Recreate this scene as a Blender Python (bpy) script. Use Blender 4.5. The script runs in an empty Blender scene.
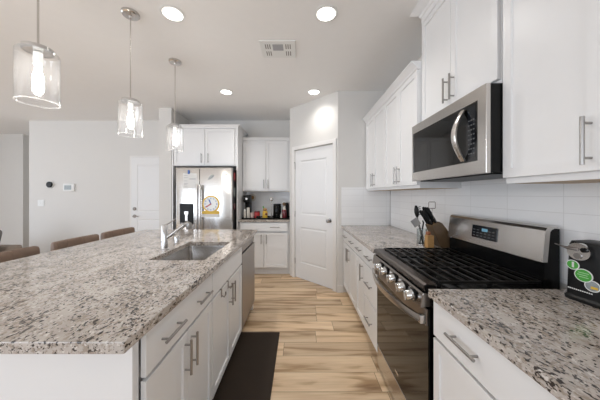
import bpy, bmesh, math, random
from mathutils import Vector, Matrix
random.seed(7)
PI = math.pi
scene = bpy.context.scene
COL = scene.collection

# ------------------------------------------------------------------ camera
cd = bpy.data.cameras.new('camera')
cd.sensor_width = 36.0
cd.lens = 14.4
cd.shift_x = 1.0 / 600
cd.shift_y = -5.5 / 600
cd.clip_start = 0.02
cam = bpy.data.objects.new('camera', cd)
cam.location = (0, 0, 1.332)
cam.rotation_euler = (PI / 2, 0, 0)
COL.objects.link(cam)
scene.camera = cam

# ------------------------------------------------------------------ world, lights, exposure
world = bpy.data.worlds.new('world')
scene.world = world
world.use_nodes = True
bg = world.node_tree.nodes['Background']
bg.inputs['Color'].default_value = (0.86, 0.93, 1.0, 1)
bg.inputs['Strength'].default_value = 1.6
vs = scene.view_settings
vs.view_transform = 'Standard'
vs.look = 'None'
vs.gamma = 1
vs.use_curve_mapping = False
vs.exposure = -0.13


def area_light(name, loc, rot, sx, sy, power, color):
    l = bpy.data.lights.new(name, 'AREA')
    l.shape = 'RECTANGLE'
    l.size = sx
    l.size_y = sy
    l.energy = power
    l.color = color
    o = bpy.data.objects.new(name, l)
    o.location = loc
    o.rotation_euler = rot
    COL.objects.link(o)
    return o


# area lamps just inside the unseen windows, standing in for daylight (windows are modelled further down)
area_light('daylight_left', (-7.84, 0.9, 1.35), (0, -PI / 2, 0), 2.3, 4.4, 76, (0.85, 0.95, 1.10))
area_light('daylight_behind_left', (-4.4, -3.04, 1.3), (PI / 2, 0, 0), 3.4, 2.3, 106, (0.85, 0.95, 1.10))
area_light('fill_behind_right', (0.0, -3.04, 1.55), (PI / 2, 0, 0), 1.7, 1.3, 24, (0.85, 0.95, 1.10))  # added fill lamp that brightens the back tile, no known window there

# ------------------------------------------------------------------ mesh helpers


class MB:
    def __init__(self):
        self.bm = bmesh.new()

    def _merge(self, tmp):
        me = bpy.data.meshes.new('tmp')
        tmp.to_mesh(me)
        tmp.free()
        self.bm.from_mesh(me)
        bpy.data.meshes.remove(me)

    def box(self, x0, x1, y0, y1, z0, z1, bev=0.0, seg=2):
        t = bmesh.new()
        vs_ = [t.verts.new((x, y, z)) for x in (x0, x1) for y in (y0, y1) for z in (z0, z1)]
        for f in ((0, 1, 3, 2), (4, 6, 7, 5), (0, 4, 5, 1), (2, 3, 7, 6), (0, 2, 6, 4), (1, 5, 7, 3)):
            t.faces.new([vs_[i] for i in f])
        bmesh.ops.recalc_face_normals(t, faces=t.faces)
        if bev > 0:
            bmesh.ops.bevel(t, geom=list(t.edges), offset=bev, segments=seg, profile=0.5, affect='EDGES', clamp_overlap=True)
        self._merge(t)
        return self

    def panel(self, x0, x1, z0, z1, yb, yf, insets, bev=0.0015):
        """slab standing in the xz plane, front face at y=yf; insets = [(thickness, depth), ...]"""
        t = bmesh.new()
        vs_ = [t.verts.new((x, y, z)) for x in (x0, x1) for y in (yb, yf) for z in (z0, z1)]
        for f in ((0, 1, 3, 2), (4, 6, 7, 5), (0, 4, 5, 1), (2, 3, 7, 6), (0, 2, 6, 4), (1, 5, 7, 3)):
            t.faces.new([vs_[i] for i in f])
        bmesh.ops.recalc_face_normals(t, faces=t.faces)
        if bev:
            bmesh.ops.bevel(t, geom=list(t.edges), offset=bev, segments=2, profile=0.5, affect='EDGES')
        t.faces.ensure_lookup_table()
        fr = [f for f in t.faces if abs(f.calc_center_median().y - yf) < 1e-6]
        fr = [max(fr, key=lambda f: f.calc_area())]
        s = 1 if yf > yb else -1
        for th, dp in insets:
            bmesh.ops.inset_region(t, faces=fr, thickness=th, depth=0)
            for v in {v for f in fr for v in f.verts}:
                v.co.y += s * dp
        self._merge(t)
        return self

    def cyl(self, p0, p1, r, n=16, r2=None):
        p0, p1 = Vector(p0), Vector(p1)
        d = p1 - p0
        t = bmesh.new()
        bmesh.ops.create_cone(t, cap_ends=True, segments=n, radius1=r, radius2=r if r2 is None else r2, depth=d.length)
        q = d.to_track_quat('Z', 'Y').to_matrix().to_4x4()
        t.transform(Matrix.Translation((p0 + p1) / 2) @ q)
        self._merge(t)
        return self

    def ball(self, c, r, sx=1, sy=1, sz=1, u=16, v=10):
        t = bmesh.new()
        bmesh.ops.create_uvsphere(t, u_segments=u, v_segments=v, radius=r)
        t.transform(Matrix.Translation(c) @ Matrix.Diagonal((sx, sy, sz, 1)))
        self._merge(t)
        return self

    def tube(self, pts, r, n=10, closed=False):
        pts = [Vector(p) for p in pts]
        rings = []
        m = len(pts)
        rr = r if isinstance(r, (list, tuple)) else [r] * m
        up = None
        for i, p in enumerate(pts):
            if closed:
                d = (pts[(i + 1) % m] - pts[i - 1]).normalized()
            else:
                d = (pts[min(i + 1, m - 1)] - pts[max(i - 1, 0)]).normalized()
            if up is None:
                up = d.orthogonal().normalized()
            else:
                up = (up - d * up.dot(d)).normalized()
            w = d.cross(up)
            rings.append([p + (up * math.cos(2 * PI * k / n) + w * math.sin(2 * PI * k / n)) * rr[i] for k in range(n)])
        self.loft(rings, cap=not closed, closed=closed)
        return self

    def loft(self, rings, cap=True, closed=False):
        bm = self.bm
        vr = [[bm.verts.new(p) for p in ring] for ring in rings]
        n = len(vr[0])
        m = len(vr)
        fs = []
        for i in range(m if closed else m - 1):
            a, b = vr[i], vr[(i + 1) % m]
            for k in range(n):
                fs.append(bm.faces.new((a[k], a[(k + 1) % n], b[(k + 1) % n], b[k])))
        if cap and not closed:
            fs.append(bm.faces.new(list(reversed(vr[0]))))
            fs.append(bm.faces.new(vr[-1]))
        bmesh.ops.recalc_face_normals(bm, faces=fs)
        return self

    def lathe(self, prof, c=(0, 0, 0), n=32, closed=False):
        """prof = [(r, z)...] around z axis"""
        c = Vector(c)
        rings = [[c + Vector((max(r, 1e-4) * math.cos(2 * PI * k / n), max(r, 1e-4) * math.sin(2 * PI * k / n), z)) for k in range(n)] for r, z in prof]
        return self.loft(rings, cap=not closed, closed=closed)

    def prism(self, poly, lo, hi, axis='z'):
        """poly = 2D points; axis z: (x,y); axis x: (y,z); axis y: (x,z)"""
        def P(a, b, t):
            return {'z': (a, b, t), 'x': (t, a, b), 'y': (a, t, b)}[axis]
        return self.loft([[P(a, b, lo) for a, b in poly], [P(a, b, hi) for a, b in poly]])

    def xf(self, m):
        self.bm.transform(m)
        return self

    def build(self, name, mat, parent=None, smooth=True, bevel=0):
        me = bpy.data.meshes.new(name)
        self.bm.to_mesh(me)
        self.bm.free()
        if smooth:
            for p in me.polygons:
                p.use_smooth = True
            try:
                me.set_sharp_from_angle(angle=math.radians(35))
            except Exception:
                pass
        me.materials.append(mat)
        o = bpy.data.objects.new(name, me)
        COL.objects.link(o)
        if parent is not None:
            o.parent = parent
        if bevel:
            b = o.modifiers.new('bevel', 'BEVEL')
            b.width = bevel
            b.segments = 2
            b.limit_method = 'ANGLE'
        return o


def tag(o, label, cat, group=None, kind=None):
    o['label'] = label
    o['category'] = cat
    if group:
        o['group'] = group
    if kind:
        o['kind'] = kind
    return o


def thing(name, label, cat, loc=(0, 0, 0), rz=0, group=None):
    o = bpy.data.objects.new(name, None)
    o.empty_display_size = 0.1
    o.location = loc
    o.rotation_euler = (0, 0, rz)
    COL.objects.link(o)
    return tag(o, label, cat, group)


def structure(o, label=None):
    o['kind'] = 'structure'
    if label:
        o['label'] = label
    return o


# ------------------------------------------------------------------ materials
def new_mat(name):
    m = bpy.data.materials.new(name)
    m.use_nodes = True
    nt = m.node_tree
    return m, nt, nt.nodes['Principled BSDF']


def N(nt, kind, **kw):
    n = nt.nodes.new(kind)
    for k, v in kw.items():
        setattr(n, k, v)
    return n


def coords(nt, scale=(1, 1, 1), rot=(0, 0, 0), which='Object'):
    tc = N(nt, 'ShaderNodeTexCoord')
    mp = N(nt, 'ShaderNodeMapping')
    mp.inputs['Scale'].default_value = scale
    mp.inputs['Rotation'].default_value = rot
    nt.links.new(tc.outputs[which], mp.inputs['Vector'])
    return mp.outputs['Vector']


def simple(name, col, rough=0.5, metal=0.0, spec=0.5, noise=0.03, nscale=12.0, bump=0.0, bscale=150.0, coat=0.0):
    m, nt, b = new_mat(name)
    v = coords(nt)
    n = N(nt, 'ShaderNodeTexNoise')
    n.inputs['Scale'].default_value = nscale
    n.inputs['Detail'].default_value = 3
    nt.links.new(v, n.inputs['Vector'])
    mx = N(nt, 'ShaderNodeMix', data_type='RGBA')
    lo = [max(0, c * (1 - noise)) for c in col]
    hi = [min(1, c * (1 + noise)) for c in col]
    mx.inputs['A'].default_value = (*lo, 1)
    mx.inputs['B'].default_value = (*hi, 1)
    nt.links.new(n.outputs['Fac'], mx.inputs['Factor'])
    nt.links.new(mx.outputs['Result'], b.inputs['Base Color'])
    b.inputs['Roughness'].default_value = rough
    b.inputs['Metallic'].default_value = metal
    b.inputs['Specular IOR Level'].default_value = spec
    b.inputs['Coat Weight'].default_value = coat
    b.inputs['Coat Roughness'].default_value = 0.05
    if bump:
        n2 = N(nt, 'ShaderNodeTexNoise')
        n2.inputs['Scale'].default_value = bscale
        nt.links.new(v, n2.inputs['Vector'])
        bp = N(nt, 'ShaderNodeBump')
        bp.inputs['Strength'].default_value = bump
        bp.inputs['Distance'].default_value = 0.002
        nt.links.new(n2.outputs['Fac'], bp.inputs['Height'])
        nt.links.new(bp.outputs['Normal'], b.inputs['Normal'])
    return m


def ramp(nt, fac, stops):
    r = N(nt, 'ShaderNodeValToRGB')
    e = r.color_ramp.elements
    e[0].position, e[0].color = stops[0][0], (*stops[0][1], 1)
    e[1].position, e[1].color = stops[-1][0], (*stops[-1][1], 1)
    for p, c in stops[1:-1]:
        x = e.new(p)
        x.color = (*c, 1)
    nt.links.new(fac, r.inputs['Fac'])
    return r.outputs['Color']


def mixc(nt, fac, a, b, mode='MIX'):
    m = N(nt, 'ShaderNodeMix', data_type='RGBA', blend_type=mode)
    if isinstance(fac, (int, float)):
        m.inputs['Factor'].default_value = fac
    else:
        nt.links.new(fac, m.inputs['Factor'])
    for key, v in (('A', a), ('B', b)):
        if isinstance(v, tuple):
            m.inputs[key].default_value = (*v, 1)
        else:
            nt.links.new(v, m.inputs[key])
    return m.outputs['Result']


def granite_mat(name, base_a, base_b, grain, dark):
    m, nt, b = new_mat(name)
    v = coords(nt, (1.0, 0.62, 1.0), (0, 0, 0.6))
    def noise(scale, detail=4, rough=0.6):
        n = N(nt, 'ShaderNodeTexNoise')
        n.inputs['Scale'].default_value = scale
        n.inputs['Detail'].default_value = detail
        n.inputs['Roughness'].default_value = rough
        nt.links.new(v, n.inputs['Vector'])
        return n.outputs['Fac']
    cloud = noise(7.0, 4)
    c0 = ramp(nt, cloud, [(0.35, base_a), (0.65, base_b)])
    def shifted(scale, detail, rough, k):
        """fine speckle pushed up and down by a coarse cloud so that it clusters"""
        ad = N(nt, 'ShaderNodeMath', operation='MULTIPLY_ADD')
        nt.links.new(noise(13.0, 3), ad.inputs[0])
        ad.inputs[1].default_value = k
        nt.links.new(noise(scale, detail, rough), ad.inputs[2])
        return ad.outputs[0]
    med = ramp(nt, shifted(75.0, 4, 0.65, 0.45), [(0.71, (0, 0, 0)), (0.82, (1, 1, 1))])
    c1 = mixc(nt, med, c0, grain)
    dk = ramp(nt, shifted(112.0, 2, 0.5, 0.36), [(0.745, (0, 0, 0)), (0.785, (1, 1, 1))])
    c2 = mixc(nt, dk, c1, dark)
    wh = ramp(nt, noise(110.0, 2, 0.5), [(0.60, (0, 0, 0)), (0.68, (1, 1, 1))])
    c3 = mixc(nt, wh, c2, (0.68, 0.64, 0.60))
    nt.links.new(c3, b.inputs['Base Color'])
    b.inputs['Roughness'].default_value = 0.10
    b.inputs['Specular IOR Level'].default_value = 0.5
    return m


def floor_mat():
    m, nt, b = new_mat('oak_plank')
    v = coords(nt)
    br = N(nt, 'ShaderNodeTexBrick')
    br.offset = 0.0
    br.offset_frequency = 2
    br.inputs['Scale'].default_value = 1.0
    br.inputs['Brick Width'].default_value = 1.22
    br.inputs['Row Height'].default_value = 0.18
    br.inputs['Mortar Size'].default_value = 0.0016
    br.inputs['Mortar Smooth'].default_value = 0.2
    br.inputs['Bias'].default_value = 0.0
    br.inputs['Color1'].default_value = (0, 0, 0, 1)
    br.inputs['Color2'].default_value = (1, 1, 1, 1)
    sp = N(nt, 'ShaderNodeSeparateXYZ')
    nt.links.new(v, sp.inputs[0])
    def mth(op, a, b=None):
        n = N(nt, 'ShaderNodeMath', operation=op)
        for k, q in enumerate((a, b)):
            if q is None:
                continue
            if isinstance(q, (int, float)):
                n.inputs[k].default_value = q
            else:
                nt.links.new(q, n.inputs[k])
        return n.outputs[0]
    row = mth('FLOOR', mth('DIVIDE', sp.outputs['Y'], 0.18))
    rnd = mth('FRACT', mth('MULTIPLY', mth('SINE', mth('MULTIPLY', row, 12.9898)), 437.5453))
    cbx = N(nt, 'ShaderNodeCombineXYZ')
    nt.links.new(mth('ADD', sp.outputs['X'], mth('MULTIPLY', rnd, 1.22)), cbx.inputs[0])
    nt.links.new(sp.outputs['Y'], cbx.inputs[1])
    nt.links.new(cbx.outputs[0], br.inputs['Vector'])
    # shift the grain of each plank by its random value
    add = N(nt, 'ShaderNodeVectorMath', operation='MULTIPLY_ADD')
    nt.links.new(br.outputs['Color'], add.inputs[0])
    add.inputs[1].default_value = (7.0, 3.0, 0)
    nt.links.new(v, add.inputs[2])
    mp = N(nt, 'ShaderNodeMapping')
    mp.inputs['Scale'].default_value = (0.8, 6.5, 1)
    nt.links.new(add.outputs[0], mp.inputs['Vector'])
    def noise(scale, detail, dist, vec):
        n = N(nt, 'ShaderNodeTexNoise')
        n.inputs['Scale'].default_value = scale
        n.inputs['Detail'].default_value = detail
        n.inputs['Distortion'].default_value = dist
        nt.links.new(vec, n.inputs['Vector'])
        return n.outputs['Fac']
    g1 = noise(1.6, 5, 0.6, mp.outputs['Vector'])
    mp2 = N(nt, 'ShaderNodeMapping')
    mp2.inputs['Scale'].default_value = (2.2, 60.0, 1)
    nt.links.new(add.outputs[0], mp2.inputs['Vector'])
    g2 = noise(1.5, 3, 0.3, mp2.outputs['Vector'])
    base = ramp(nt, g1, [(0.27, (0.33, 0.20, 0.105)), (0.39, (0.46, 0.30, 0.165)), (0.48, (0.74, 0.545, 0.355)), (0.62, (0.83, 0.64, 0.435)), (0.78, (0.88, 0.72, 0.52))])
    fine = ramp(nt, g2, [(0.3, (0.70, 0.66, 0.62)), (0.62, (1.0, 1.0, 1.0))])
    c = mixc(nt, 0.4, base, fine, 'MULTIPLY')
    tint = ramp(nt, br.outputs['Color'], [(0.0, (0.80, 0.78, 0.76)), (0.5, (0.97, 0.96, 0.94)), (1.0, (1.10, 1.09, 1.07))])
    c = mixc(nt, 1.0, c, tint, 'MULTIPLY')
    vo = N(nt, 'ShaderNodeTexVoronoi')
    vo.inputs['Scale'].default_value = 1.0
    mp3 = N(nt, 'ShaderNodeMapping')
    mp3.inputs['Scale'].default_value = (1.5, 4.6, 1)
    nt.links.new(add.outputs[0], mp3.inputs['Vector'])
    nt.links.new(mp3.outputs['Vector'], vo.inputs['Vector'])
    kn = ramp(nt, vo.outputs['Distance'], [(0.04, (0.36, 0.26, 0.19)), (0.22, (1, 1, 1))])
    c = mixc(nt, 0.8, c, kn, 'MULTIPLY')
    c = mixc(nt, br.outputs['Fac'], c, (0.12, 0.07, 0.035))
    nt.links.new(c, b.inputs['Base Color'])
    b.inputs['Roughness'].default_value = 0.38
    b.inputs['Specular IOR Level'].default_value = 0.4
    bp = N(nt, 'ShaderNodeBump')
    bp.inputs['Strength'].default_value = 0.15
    bp.inputs['Distance'].default_value = 0.002
    nt.links.new(g2, bp.inputs['Height'])
    nt.links.new(bp.outputs['Normal'], b.inputs['Normal'])
    return m


def tile_mat(name, off=(0, 0)):
    """stacked 3 x 12 inch glazed tile on a slab lying in its local xz plane"""
    m, nt, b = new_mat(name)
    tc = N(nt, 'ShaderNodeTexCoord')
    sp = N(nt, 'ShaderNodeSeparateXYZ')
    cb = N(nt, 'ShaderNodeCombineXYZ')
    nt.links.new(tc.outputs['Object'], sp.inputs[0])
    for k, (src, o_) in enumerate((('X', off[0]), ('Z', off[1]))):
        ad = N(nt, 'ShaderNodeMath', operation='ADD')
        ad.inputs[1].default_value = o_
        nt.links.new(sp.outputs[src], ad.inputs[0])
        nt.links.new(ad.outputs[0], cb.inputs[k])
    br = N(nt, 'ShaderNodeTexBrick')
    br.offset = 0.0
    br.inputs['Scale'].default_value = 1.0
    br.inputs['Brick Width'].default_value = 0.305
    br.inputs['Row Height'].default_value = 0.0778
    br.inputs['Mortar Size'].default_value = 0.0016
    br.inputs['Mortar Smooth'].default_value = 0.1
    br.inputs['Color1'].default_value = (0.86, 0.855, 0.85, 1)
    br.inputs['Color2'].default_value = (0.90, 0.895, 0.89, 1)
    br.inputs['Mortar'].default_value = (0.76, 0.75, 0.74, 1)
    nt.links.new(cb.outputs[0], br.inputs['Vector'])
    nt.links.new(br.outputs['Color'], b.inputs['Base Color'])
    b.inputs['Roughness'].default_value = 0.16
    wv = N(nt, 'ShaderNodeTexNoise')
    wv.inputs['Scale'].default_value = 9.0
    nt.links.new(cb.outputs[0], wv.inputs['Vector'])
    sub = N(nt, 'ShaderNodeMath', operation='MULTIPLY_ADD')
    nt.links.new(br.outputs['Fac'], sub.inputs[0])
    sub.inputs[1].default_value = -0.6
    nt.links.new(wv.outputs['Fac'], sub.inputs[2])
    bp = N(nt, 'ShaderNodeBump')
    bp.inputs['Strength'].default_value = 0.35
    bp.inputs['Distance'].default_value = 0.003
    nt.links.new(sub.outputs[0], bp.inputs['Height'])
    nt.links.new(bp.outputs['Normal'], b.inputs['Normal'])
    return m


def steel_mat(name, col=(0.60, 0.575, 0.55), rough=0.24, scale=(2, 2, 160)):
    m, nt, b = new_mat(name)
    v = coords(nt, scale)
    n = N(nt, 'ShaderNodeTexNoise')
    n.inputs['Scale'].default_value = 3.0
    n.inputs['Detail'].default_value = 2
    nt.links.new(v, n.inputs['Vector'])
    r = N(nt, 'ShaderNodeMapRange')
    r.inputs['To Min'].default_value = rough * 0.85
    r.inputs['To Max'].default_value = rough * 1.2
    nt.links.new(n.outputs['Fac'], r.inputs['Value'])
    nt.links.new(r.outputs['Result'], b.inputs['Roughness'])
    b.inputs['Base Color'].default_value = (*col, 1)
    b.inputs['Metallic'].default_value = 1.0
    return m


def clear_glass(name, tint=(1, 1, 1), refl=1.0, veil=0.0):
    m = bpy.data.materials.new(name)
    m.use_nodes = True
    nt = m.node_tree
    nt.nodes.clear()
    out = N(nt, 'ShaderNodeOutputMaterial')
    tr = N(nt, 'ShaderNodeBsdfTransparent')
    tr.inputs['Color'].default_value = (*tint, 1)
    gl = N(nt, 'ShaderNodeBsdfGlossy')
    gl.inputs['Roughness'].default_value = 0.03
    lw = N(nt, 'ShaderNodeLayerWeight')
    lw.inputs['Blend'].default_value = 0.5
    pw = N(nt, 'ShaderNodeMath', operation='POWER')
    pw.inputs[1].default_value = 2.2
    ml = N(nt, 'ShaderNodeMath', operation='MULTIPLY_ADD')
    ml.inputs[1].default_value = 0.75 * refl
    ml.inputs[2].default_value = 0.05 * refl
    nt.links.new(lw.outputs['Facing'], pw.inputs[0])
    nt.links.new(pw.outputs[0], ml.inputs[0])
    mx = N(nt, 'ShaderNodeMixShader')
    nt.links.new(ml.outputs[0], mx.inputs[0])
    nt.links.new(tr.outputs[0], mx.inputs[1])
    nt.links.new(gl.outputs[0], mx.inputs[2])
    last = mx
    if veil:
        df = N(nt, 'ShaderNodeBsdfTranslucent')
        df.inputs['Color'].default_value = (1, 1, 1, 1)
        m2 = N(nt, 'ShaderNodeMixShader')
        m2.inputs[0].default_value = veil
        nt.links.new(mx.outputs[0], m2.inputs[1])
        nt.links.new(df.outputs[0], m2.inputs[2])
        last = m2
    nt.links.new(last.outputs[0], out.inputs[0])
    return m


def emit_mat(name, col, strength):
    m, nt, b = new_mat(name)
    b.inputs['Base Color'].default_value = (*col, 1)
    b.inputs['Emission Color'].default_value = (*col, 1)
    b.inputs['Emission Strength'].default_value = strength
    return m


M = {}
M['wall'] = simple('wall_paint', (0.72, 0.70, 0.67), 0.75, bump=0.12, bscale=260, noise=0.01)
M['ceiling'] = simple('ceiling_paint', (0.90, 0.887, 0.872), 0.85, bump=0.2, bscale=180, noise=0.015)
M['cab'] = simple('white_cabinet_paint', (0.83, 0.825, 0.82), 0.32, noise=0.006)
M['door'] = simple('white_door_paint', (0.82, 0.815, 0.81), 0.36, noise=0.006)
M['trim'] = simple('white_trim_paint', (0.82, 0.80, 0.775), 0.4, noise=0.006)
M['cabin'] = simple('cabinet_underside_wood', (0.55, 0.40, 0.25), 0.5, noise=0.15, nscale=30)
M['granite'] = granite_mat('granite', (0.45, 0.40, 0.36), (0.57, 0.52, 0.475), (0.34, 0.285, 0.235), (0.045, 0.035, 0.03))
M['floor'] = floor_mat()
M['tile'] = tile_mat('white_stacked_tile')
M['steel'] = steel_mat('stainless_steel')
M['steel_v'] = steel_mat('brushed_appliance_steel', (0.62, 0.60, 0.575), 0.22, (160, 160, 2))
M['sink'] = steel_mat('sink_steel', (0.50, 0.48, 0.46), 0.22)
M['nickel'] = steel_mat('satin_nickel', (0.36, 0.345, 0.33), 0.3)
M['chrome'] = steel_mat('chrome', (0.66, 0.655, 0.65), 0.12)
M['dw'] = steel_mat('dishwasher_steel', (0.36, 0.33, 0.31), 0.36, (160, 160, 2))
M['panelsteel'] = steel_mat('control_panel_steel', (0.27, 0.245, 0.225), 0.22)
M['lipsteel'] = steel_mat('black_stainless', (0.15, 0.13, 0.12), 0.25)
M['darksteel'] = steel_mat('dark_steel', (0.30, 0.27, 0.25), 0.3)
M['black_glass'] = simple('black_glass', (0.004, 0.0035, 0.003), 0.05, noise=0.02, spec=0.5, coat=0.0)
M['black'] = simple('black_enamel', (0.005, 0.005, 0.005), 0.22, spec=0.2, noise=0.05)
M['black_matte'] = simple('black_plastic', (0.009, 0.009, 0.009), 0.4, spec=0.25, noise=0.1)
M['iron'] = simple('cast_iron', (0.005, 0.0045, 0.004), 0.33, spec=0.25, bump=0.3, bscale=400, noise=0.2)
M['leather'] = simple('brown_leather', (0.205, 0.135, 0.095), 0.5, bump=0.35, bscale=220, noise=0.25, nscale=14)
M['darkwood'] = simple('dark_wood', (0.07, 0.045, 0.03), 0.45, noise=0.3, nscale=25)
M['mat'] = simple('brown_floor_mat', (0.026, 0.016, 0.009), 0.62, spec=0.25, bump=0.3, bscale=320, noise=0.15)
M['white'] = simple('white_plastic', (0.82, 0.82, 0.80), 0.35, noise=0.01)
M['paper'] = simple('paper', (0.72, 0.71, 0.69), 0.8, noise=0.02)
M['ink'] = simple('grey_print', (0.42, 0.42, 0.44), 0.8, noise=0.05)
M['dimink'] = simple('dim_key_print', (0.10, 0.10, 0.10), 0.5, noise=0.05)
M['lcd'] = simple('grey_display', (0.30, 0.33, 0.33), 0.25, noise=0.25, nscale=60)
M['yellow'] = simple('yellow_plastic', (0.72, 0.46, 0.05), 0.4, noise=0.05)
M['blue'] = simple('blue_plastic', (0.05, 0.13, 0.42), 0.4, noise=0.05)
M['red'] = simple('red_plastic', (0.45, 0.03, 0.03), 0.35, noise=0.05)
M['darkred'] = simple('dark_red_glass', (0.16, 0.02, 0.03), 0.15, noise=0.1)
M['green'] = simple('green_print', (0.07, 0.36, 0.05), 0.35, noise=0.15, nscale=60)
M['dimgreen'] = simple('pale_green_print', (0.45, 0.66, 0.40), 0.5, noise=0.05)
M['cream'] = simple('cream_ceramic', (0.70, 0.66, 0.58), 0.3, noise=0.03)
M['pink'] = simple('pink_ceramic', (0.62, 0.46, 0.42), 0.4, noise=0.05)
M['bamboo'] = simple('bamboo', (0.45, 0.25, 0.09), 0.45, noise=0.25, nscale=40)
M['redwood'] = simple('reddish_wood', (0.30, 0.10, 0.04), 0.4, noise=0.2, nscale=30)
M['walnut'] = simple('walnut_block', (0.115, 0.068, 0.032), 0.4, noise=0.3, nscale=30)
M['glass'] = clear_glass('clear_glass')
M['frost'] = clear_glass('jar_glass', (0.93, 0.95, 0.95), 1.2)
M['bulb'] = emit_mat('glowing_bulb', (1.0, 0.96, 0.91), 120.0)
M['rim'] = clear_glass('polished_glass_edge', (1, 1, 1), 1.0, 0.12)
M['shade'] = clear_glass('seeded_shade_glass', (1, 1, 1), 1.0, 0.010)
M['lens'] = emit_mat('light_diffuser', (1.0, 0.97, 0.92), 5.0)
M['display'] = simple('display_glass', (0.012, 0.014, 0.018), 0.08, noise=0.4, nscale=80)
M['glyph'] = emit_mat('lit_display_digits', (0.20, 0.42, 0.55), 0.10)
M['sofa'] = simple('taupe_upholstery', (0.33, 0.27, 0.22), 0.9, bump=0.3, bscale=500, noise=0.1)
M['greyfab'] = simple('grey_cushion', (0.22, 0.21, 0.21), 0.9, bump=0.3, bscale=500, noise=0.1)
M['concrete'] = simple('patio', (0.5, 0.48, 0.45), 0.9)

CEIL = 2.743
# ------------------------------------------------------------------ structure


def sbox(name, mat, *b, label=None):
    mb = MB()
    mb.box(*b)
    return structure(mb.build(name, mat, smooth=False), label)


sbox('floor', M['floor'], -8.1, 1.4, -3.4, 7.2, -0.1, 0)
sbox('ceiling', M['ceiling'], -8.1, 1.4, -3.4, 7.2, CEIL, CEIL + 0.1)
sbox('wall_right', M['wall'], 1.25, 1.37, -3.3, 4.7, 0, CEIL)
sbox('wall_back', M['wall'], -5.15, -0.05, 4.58, 4.70, 0, CEIL)
sbox('wall_partition', M['wall'], -2.285, -2.085, 3.92, 4.579, 0, CEIL)
sbox('wall_hallway_side', M['wall'], -5.15, -5.05, 4.70, 7.0, 0, CEIL)
sbox('wall_hallway_end', M['wall'], -6.42, -5.15, 5.95, 6.05, 0, CEIL)
sbox('wall_back_left', M['wall'], -8.0, -6.44, 5.6, 5.72, 0, CEIL)
sbox('wall_hallway_left', M['trim'], -6.56, -6.44, 5.72, 6.05, 0, CEIL)
sbox('wall_pantry_end', M['wall'], 0.53, 1.249, 3.27, 3.37, 0, CEIL)
sbox('wall_pantry_side', M['wall'], -0.15, -0.05, 3.99, 4.579, 0, CEIL)
# walls behind the camera and on the left carry the windows
def wall_with_holes(name, along, at, thick, lo, hi, holes):
    """wall along x or y made of one mesh with rectangular openings (a0,a1,z0,z1)"""
    mb = MB()
    xs = sorted({lo, hi, *[h[0] for h in holes], *[h[1] for h in holes]})
    zs = sorted({0, CEIL, *[h[2] for h in holes], *[h[3] for h in holes]})
    for i in range(len(xs) - 1):
        for k in range(len(zs) - 1):
            cx, cz = (xs[i] + xs[i + 1]) / 2, (zs[k] + zs[k + 1]) / 2
            if any(h[0] < cx < h[1] and h[2] < cz < h[3] for h in holes):
                continue
            if along == 'x':
                mb.box(xs[i], xs[i + 1], at, at + thick, zs[k], zs[k + 1])
            else:
                mb.box(at, at + thick, xs[i], xs[i + 1], zs[k], zs[k + 1])
    bmesh.ops.remove_doubles(mb.bm, verts=mb.bm.verts, dist=1e-5)
    return structure(mb.build(name, M['wall'], smooth=False))


wall_with_holes('wall_behind', 'x', -3.3, 0.16, -8.0, 1.25, [(-6.2, -2.6, 0.05, 2.45), (-0.9, 0.9, 0.9, 2.2)])
wall_with_holes('wall_left', 'y', -8.1, 0.16, -3.3, 5.7, [(-1.4, 3.2, 0.2, 2.5)])


def window(n, along, at, a0, a1, z0, z1, panes):
    root = bpy.data.objects.new('window_%d' % n, None)
    COL.objects.link(root)
    structure(root)
    def bx(mb, p0, p1, d0, d1, q0, q1):
        if along == 'x':
            mb.box(p0, p1, at + d0, at + d1, q0, q1)
        else:
            mb.box(at + d0, at + d1, p0, p1, q0, q1)
    mb = MB()
    t = 0.06
    bx(mb, a0, a1, 0, .08, z0, z0 + t)
    bx(mb, a0, a1, 0, .08, z1 - t, z1)
    for k in range(panes + 1):
        c = a0 + t / 2 + (a1 - a0 - t) * k / panes
        bx(mb, c - t / 2, c + t / 2, 0, .08, z0 + t, z1 - t)
    mb.build('window_frame', M['white'], root, smooth=False)
    mb = MB()
    bx(mb, a0 + t / 2, a1 - t / 2, .03, .036, z0 + t / 2, z1 - t / 2)
    mb.build('window_pane', M['glass'], root, smooth=False)


window(1, 'x', -3.27, -6.2, -2.6, 0.05, 2.45, 2)
window(2, 'x', -3.27, -0.9, 0.9, 0.9, 2.2, 2)  # unseen window, added to frame the fill lamp behind the camera
window(3, 'y', -8.07, -1.4, 3.2, 0.2, 2.5, 3)

# diagonal pantry wall: local x runs from the front corner to the back corner, front faces local -y
DG = bpy.data.objects.new('wall_pantry', None)
DG.location = (0.53, 3.27, 0)
DG.rotation_euler = (0, 0, math.radians(135))
COL.objects.link(DG)
structure(DG)
# local +x = (-.707,.707); local +y = (-.707,-.707) -> towards the room
DL = 0.9617
D0, D1, DH = 0.078, 0.842, 2.045
mb = MB()
mb.box(0, D0, -0.1, 0, 0, CEIL)
mb.box(D1, DL, -0.1, 0, 0, CEIL)
mb.box(D0, D1, -0.1, 0, DH, CEIL)
bmesh.ops.remove_doubles(mb.bm, verts=mb.bm.verts, dist=1e-5)
mb.build('wall_face', M['wall'], DG, smooth=False)


def knob(parent, p, n, r=0.027):
    """round door knob at p pointing along n"""
    p, n = Vector(p), Vector(n)
    mb = MB()
    prof = [(0.030, 0), (0.030, 0.006), (0.012, 0.008), (0.011, 0.03), (0.020, 0.036), (r, 0.046), (r, 0.055), (0.018, 0.064), (0.001, 0.066)]
    mb.lathe(prof, n=24)
    mb.xf(Matrix.Translation(p) @ n.to_track_quat('Z', 'Y').to_matrix().to_4x4())
    return mb.build('handle', M['nickel'], parent)


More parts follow.
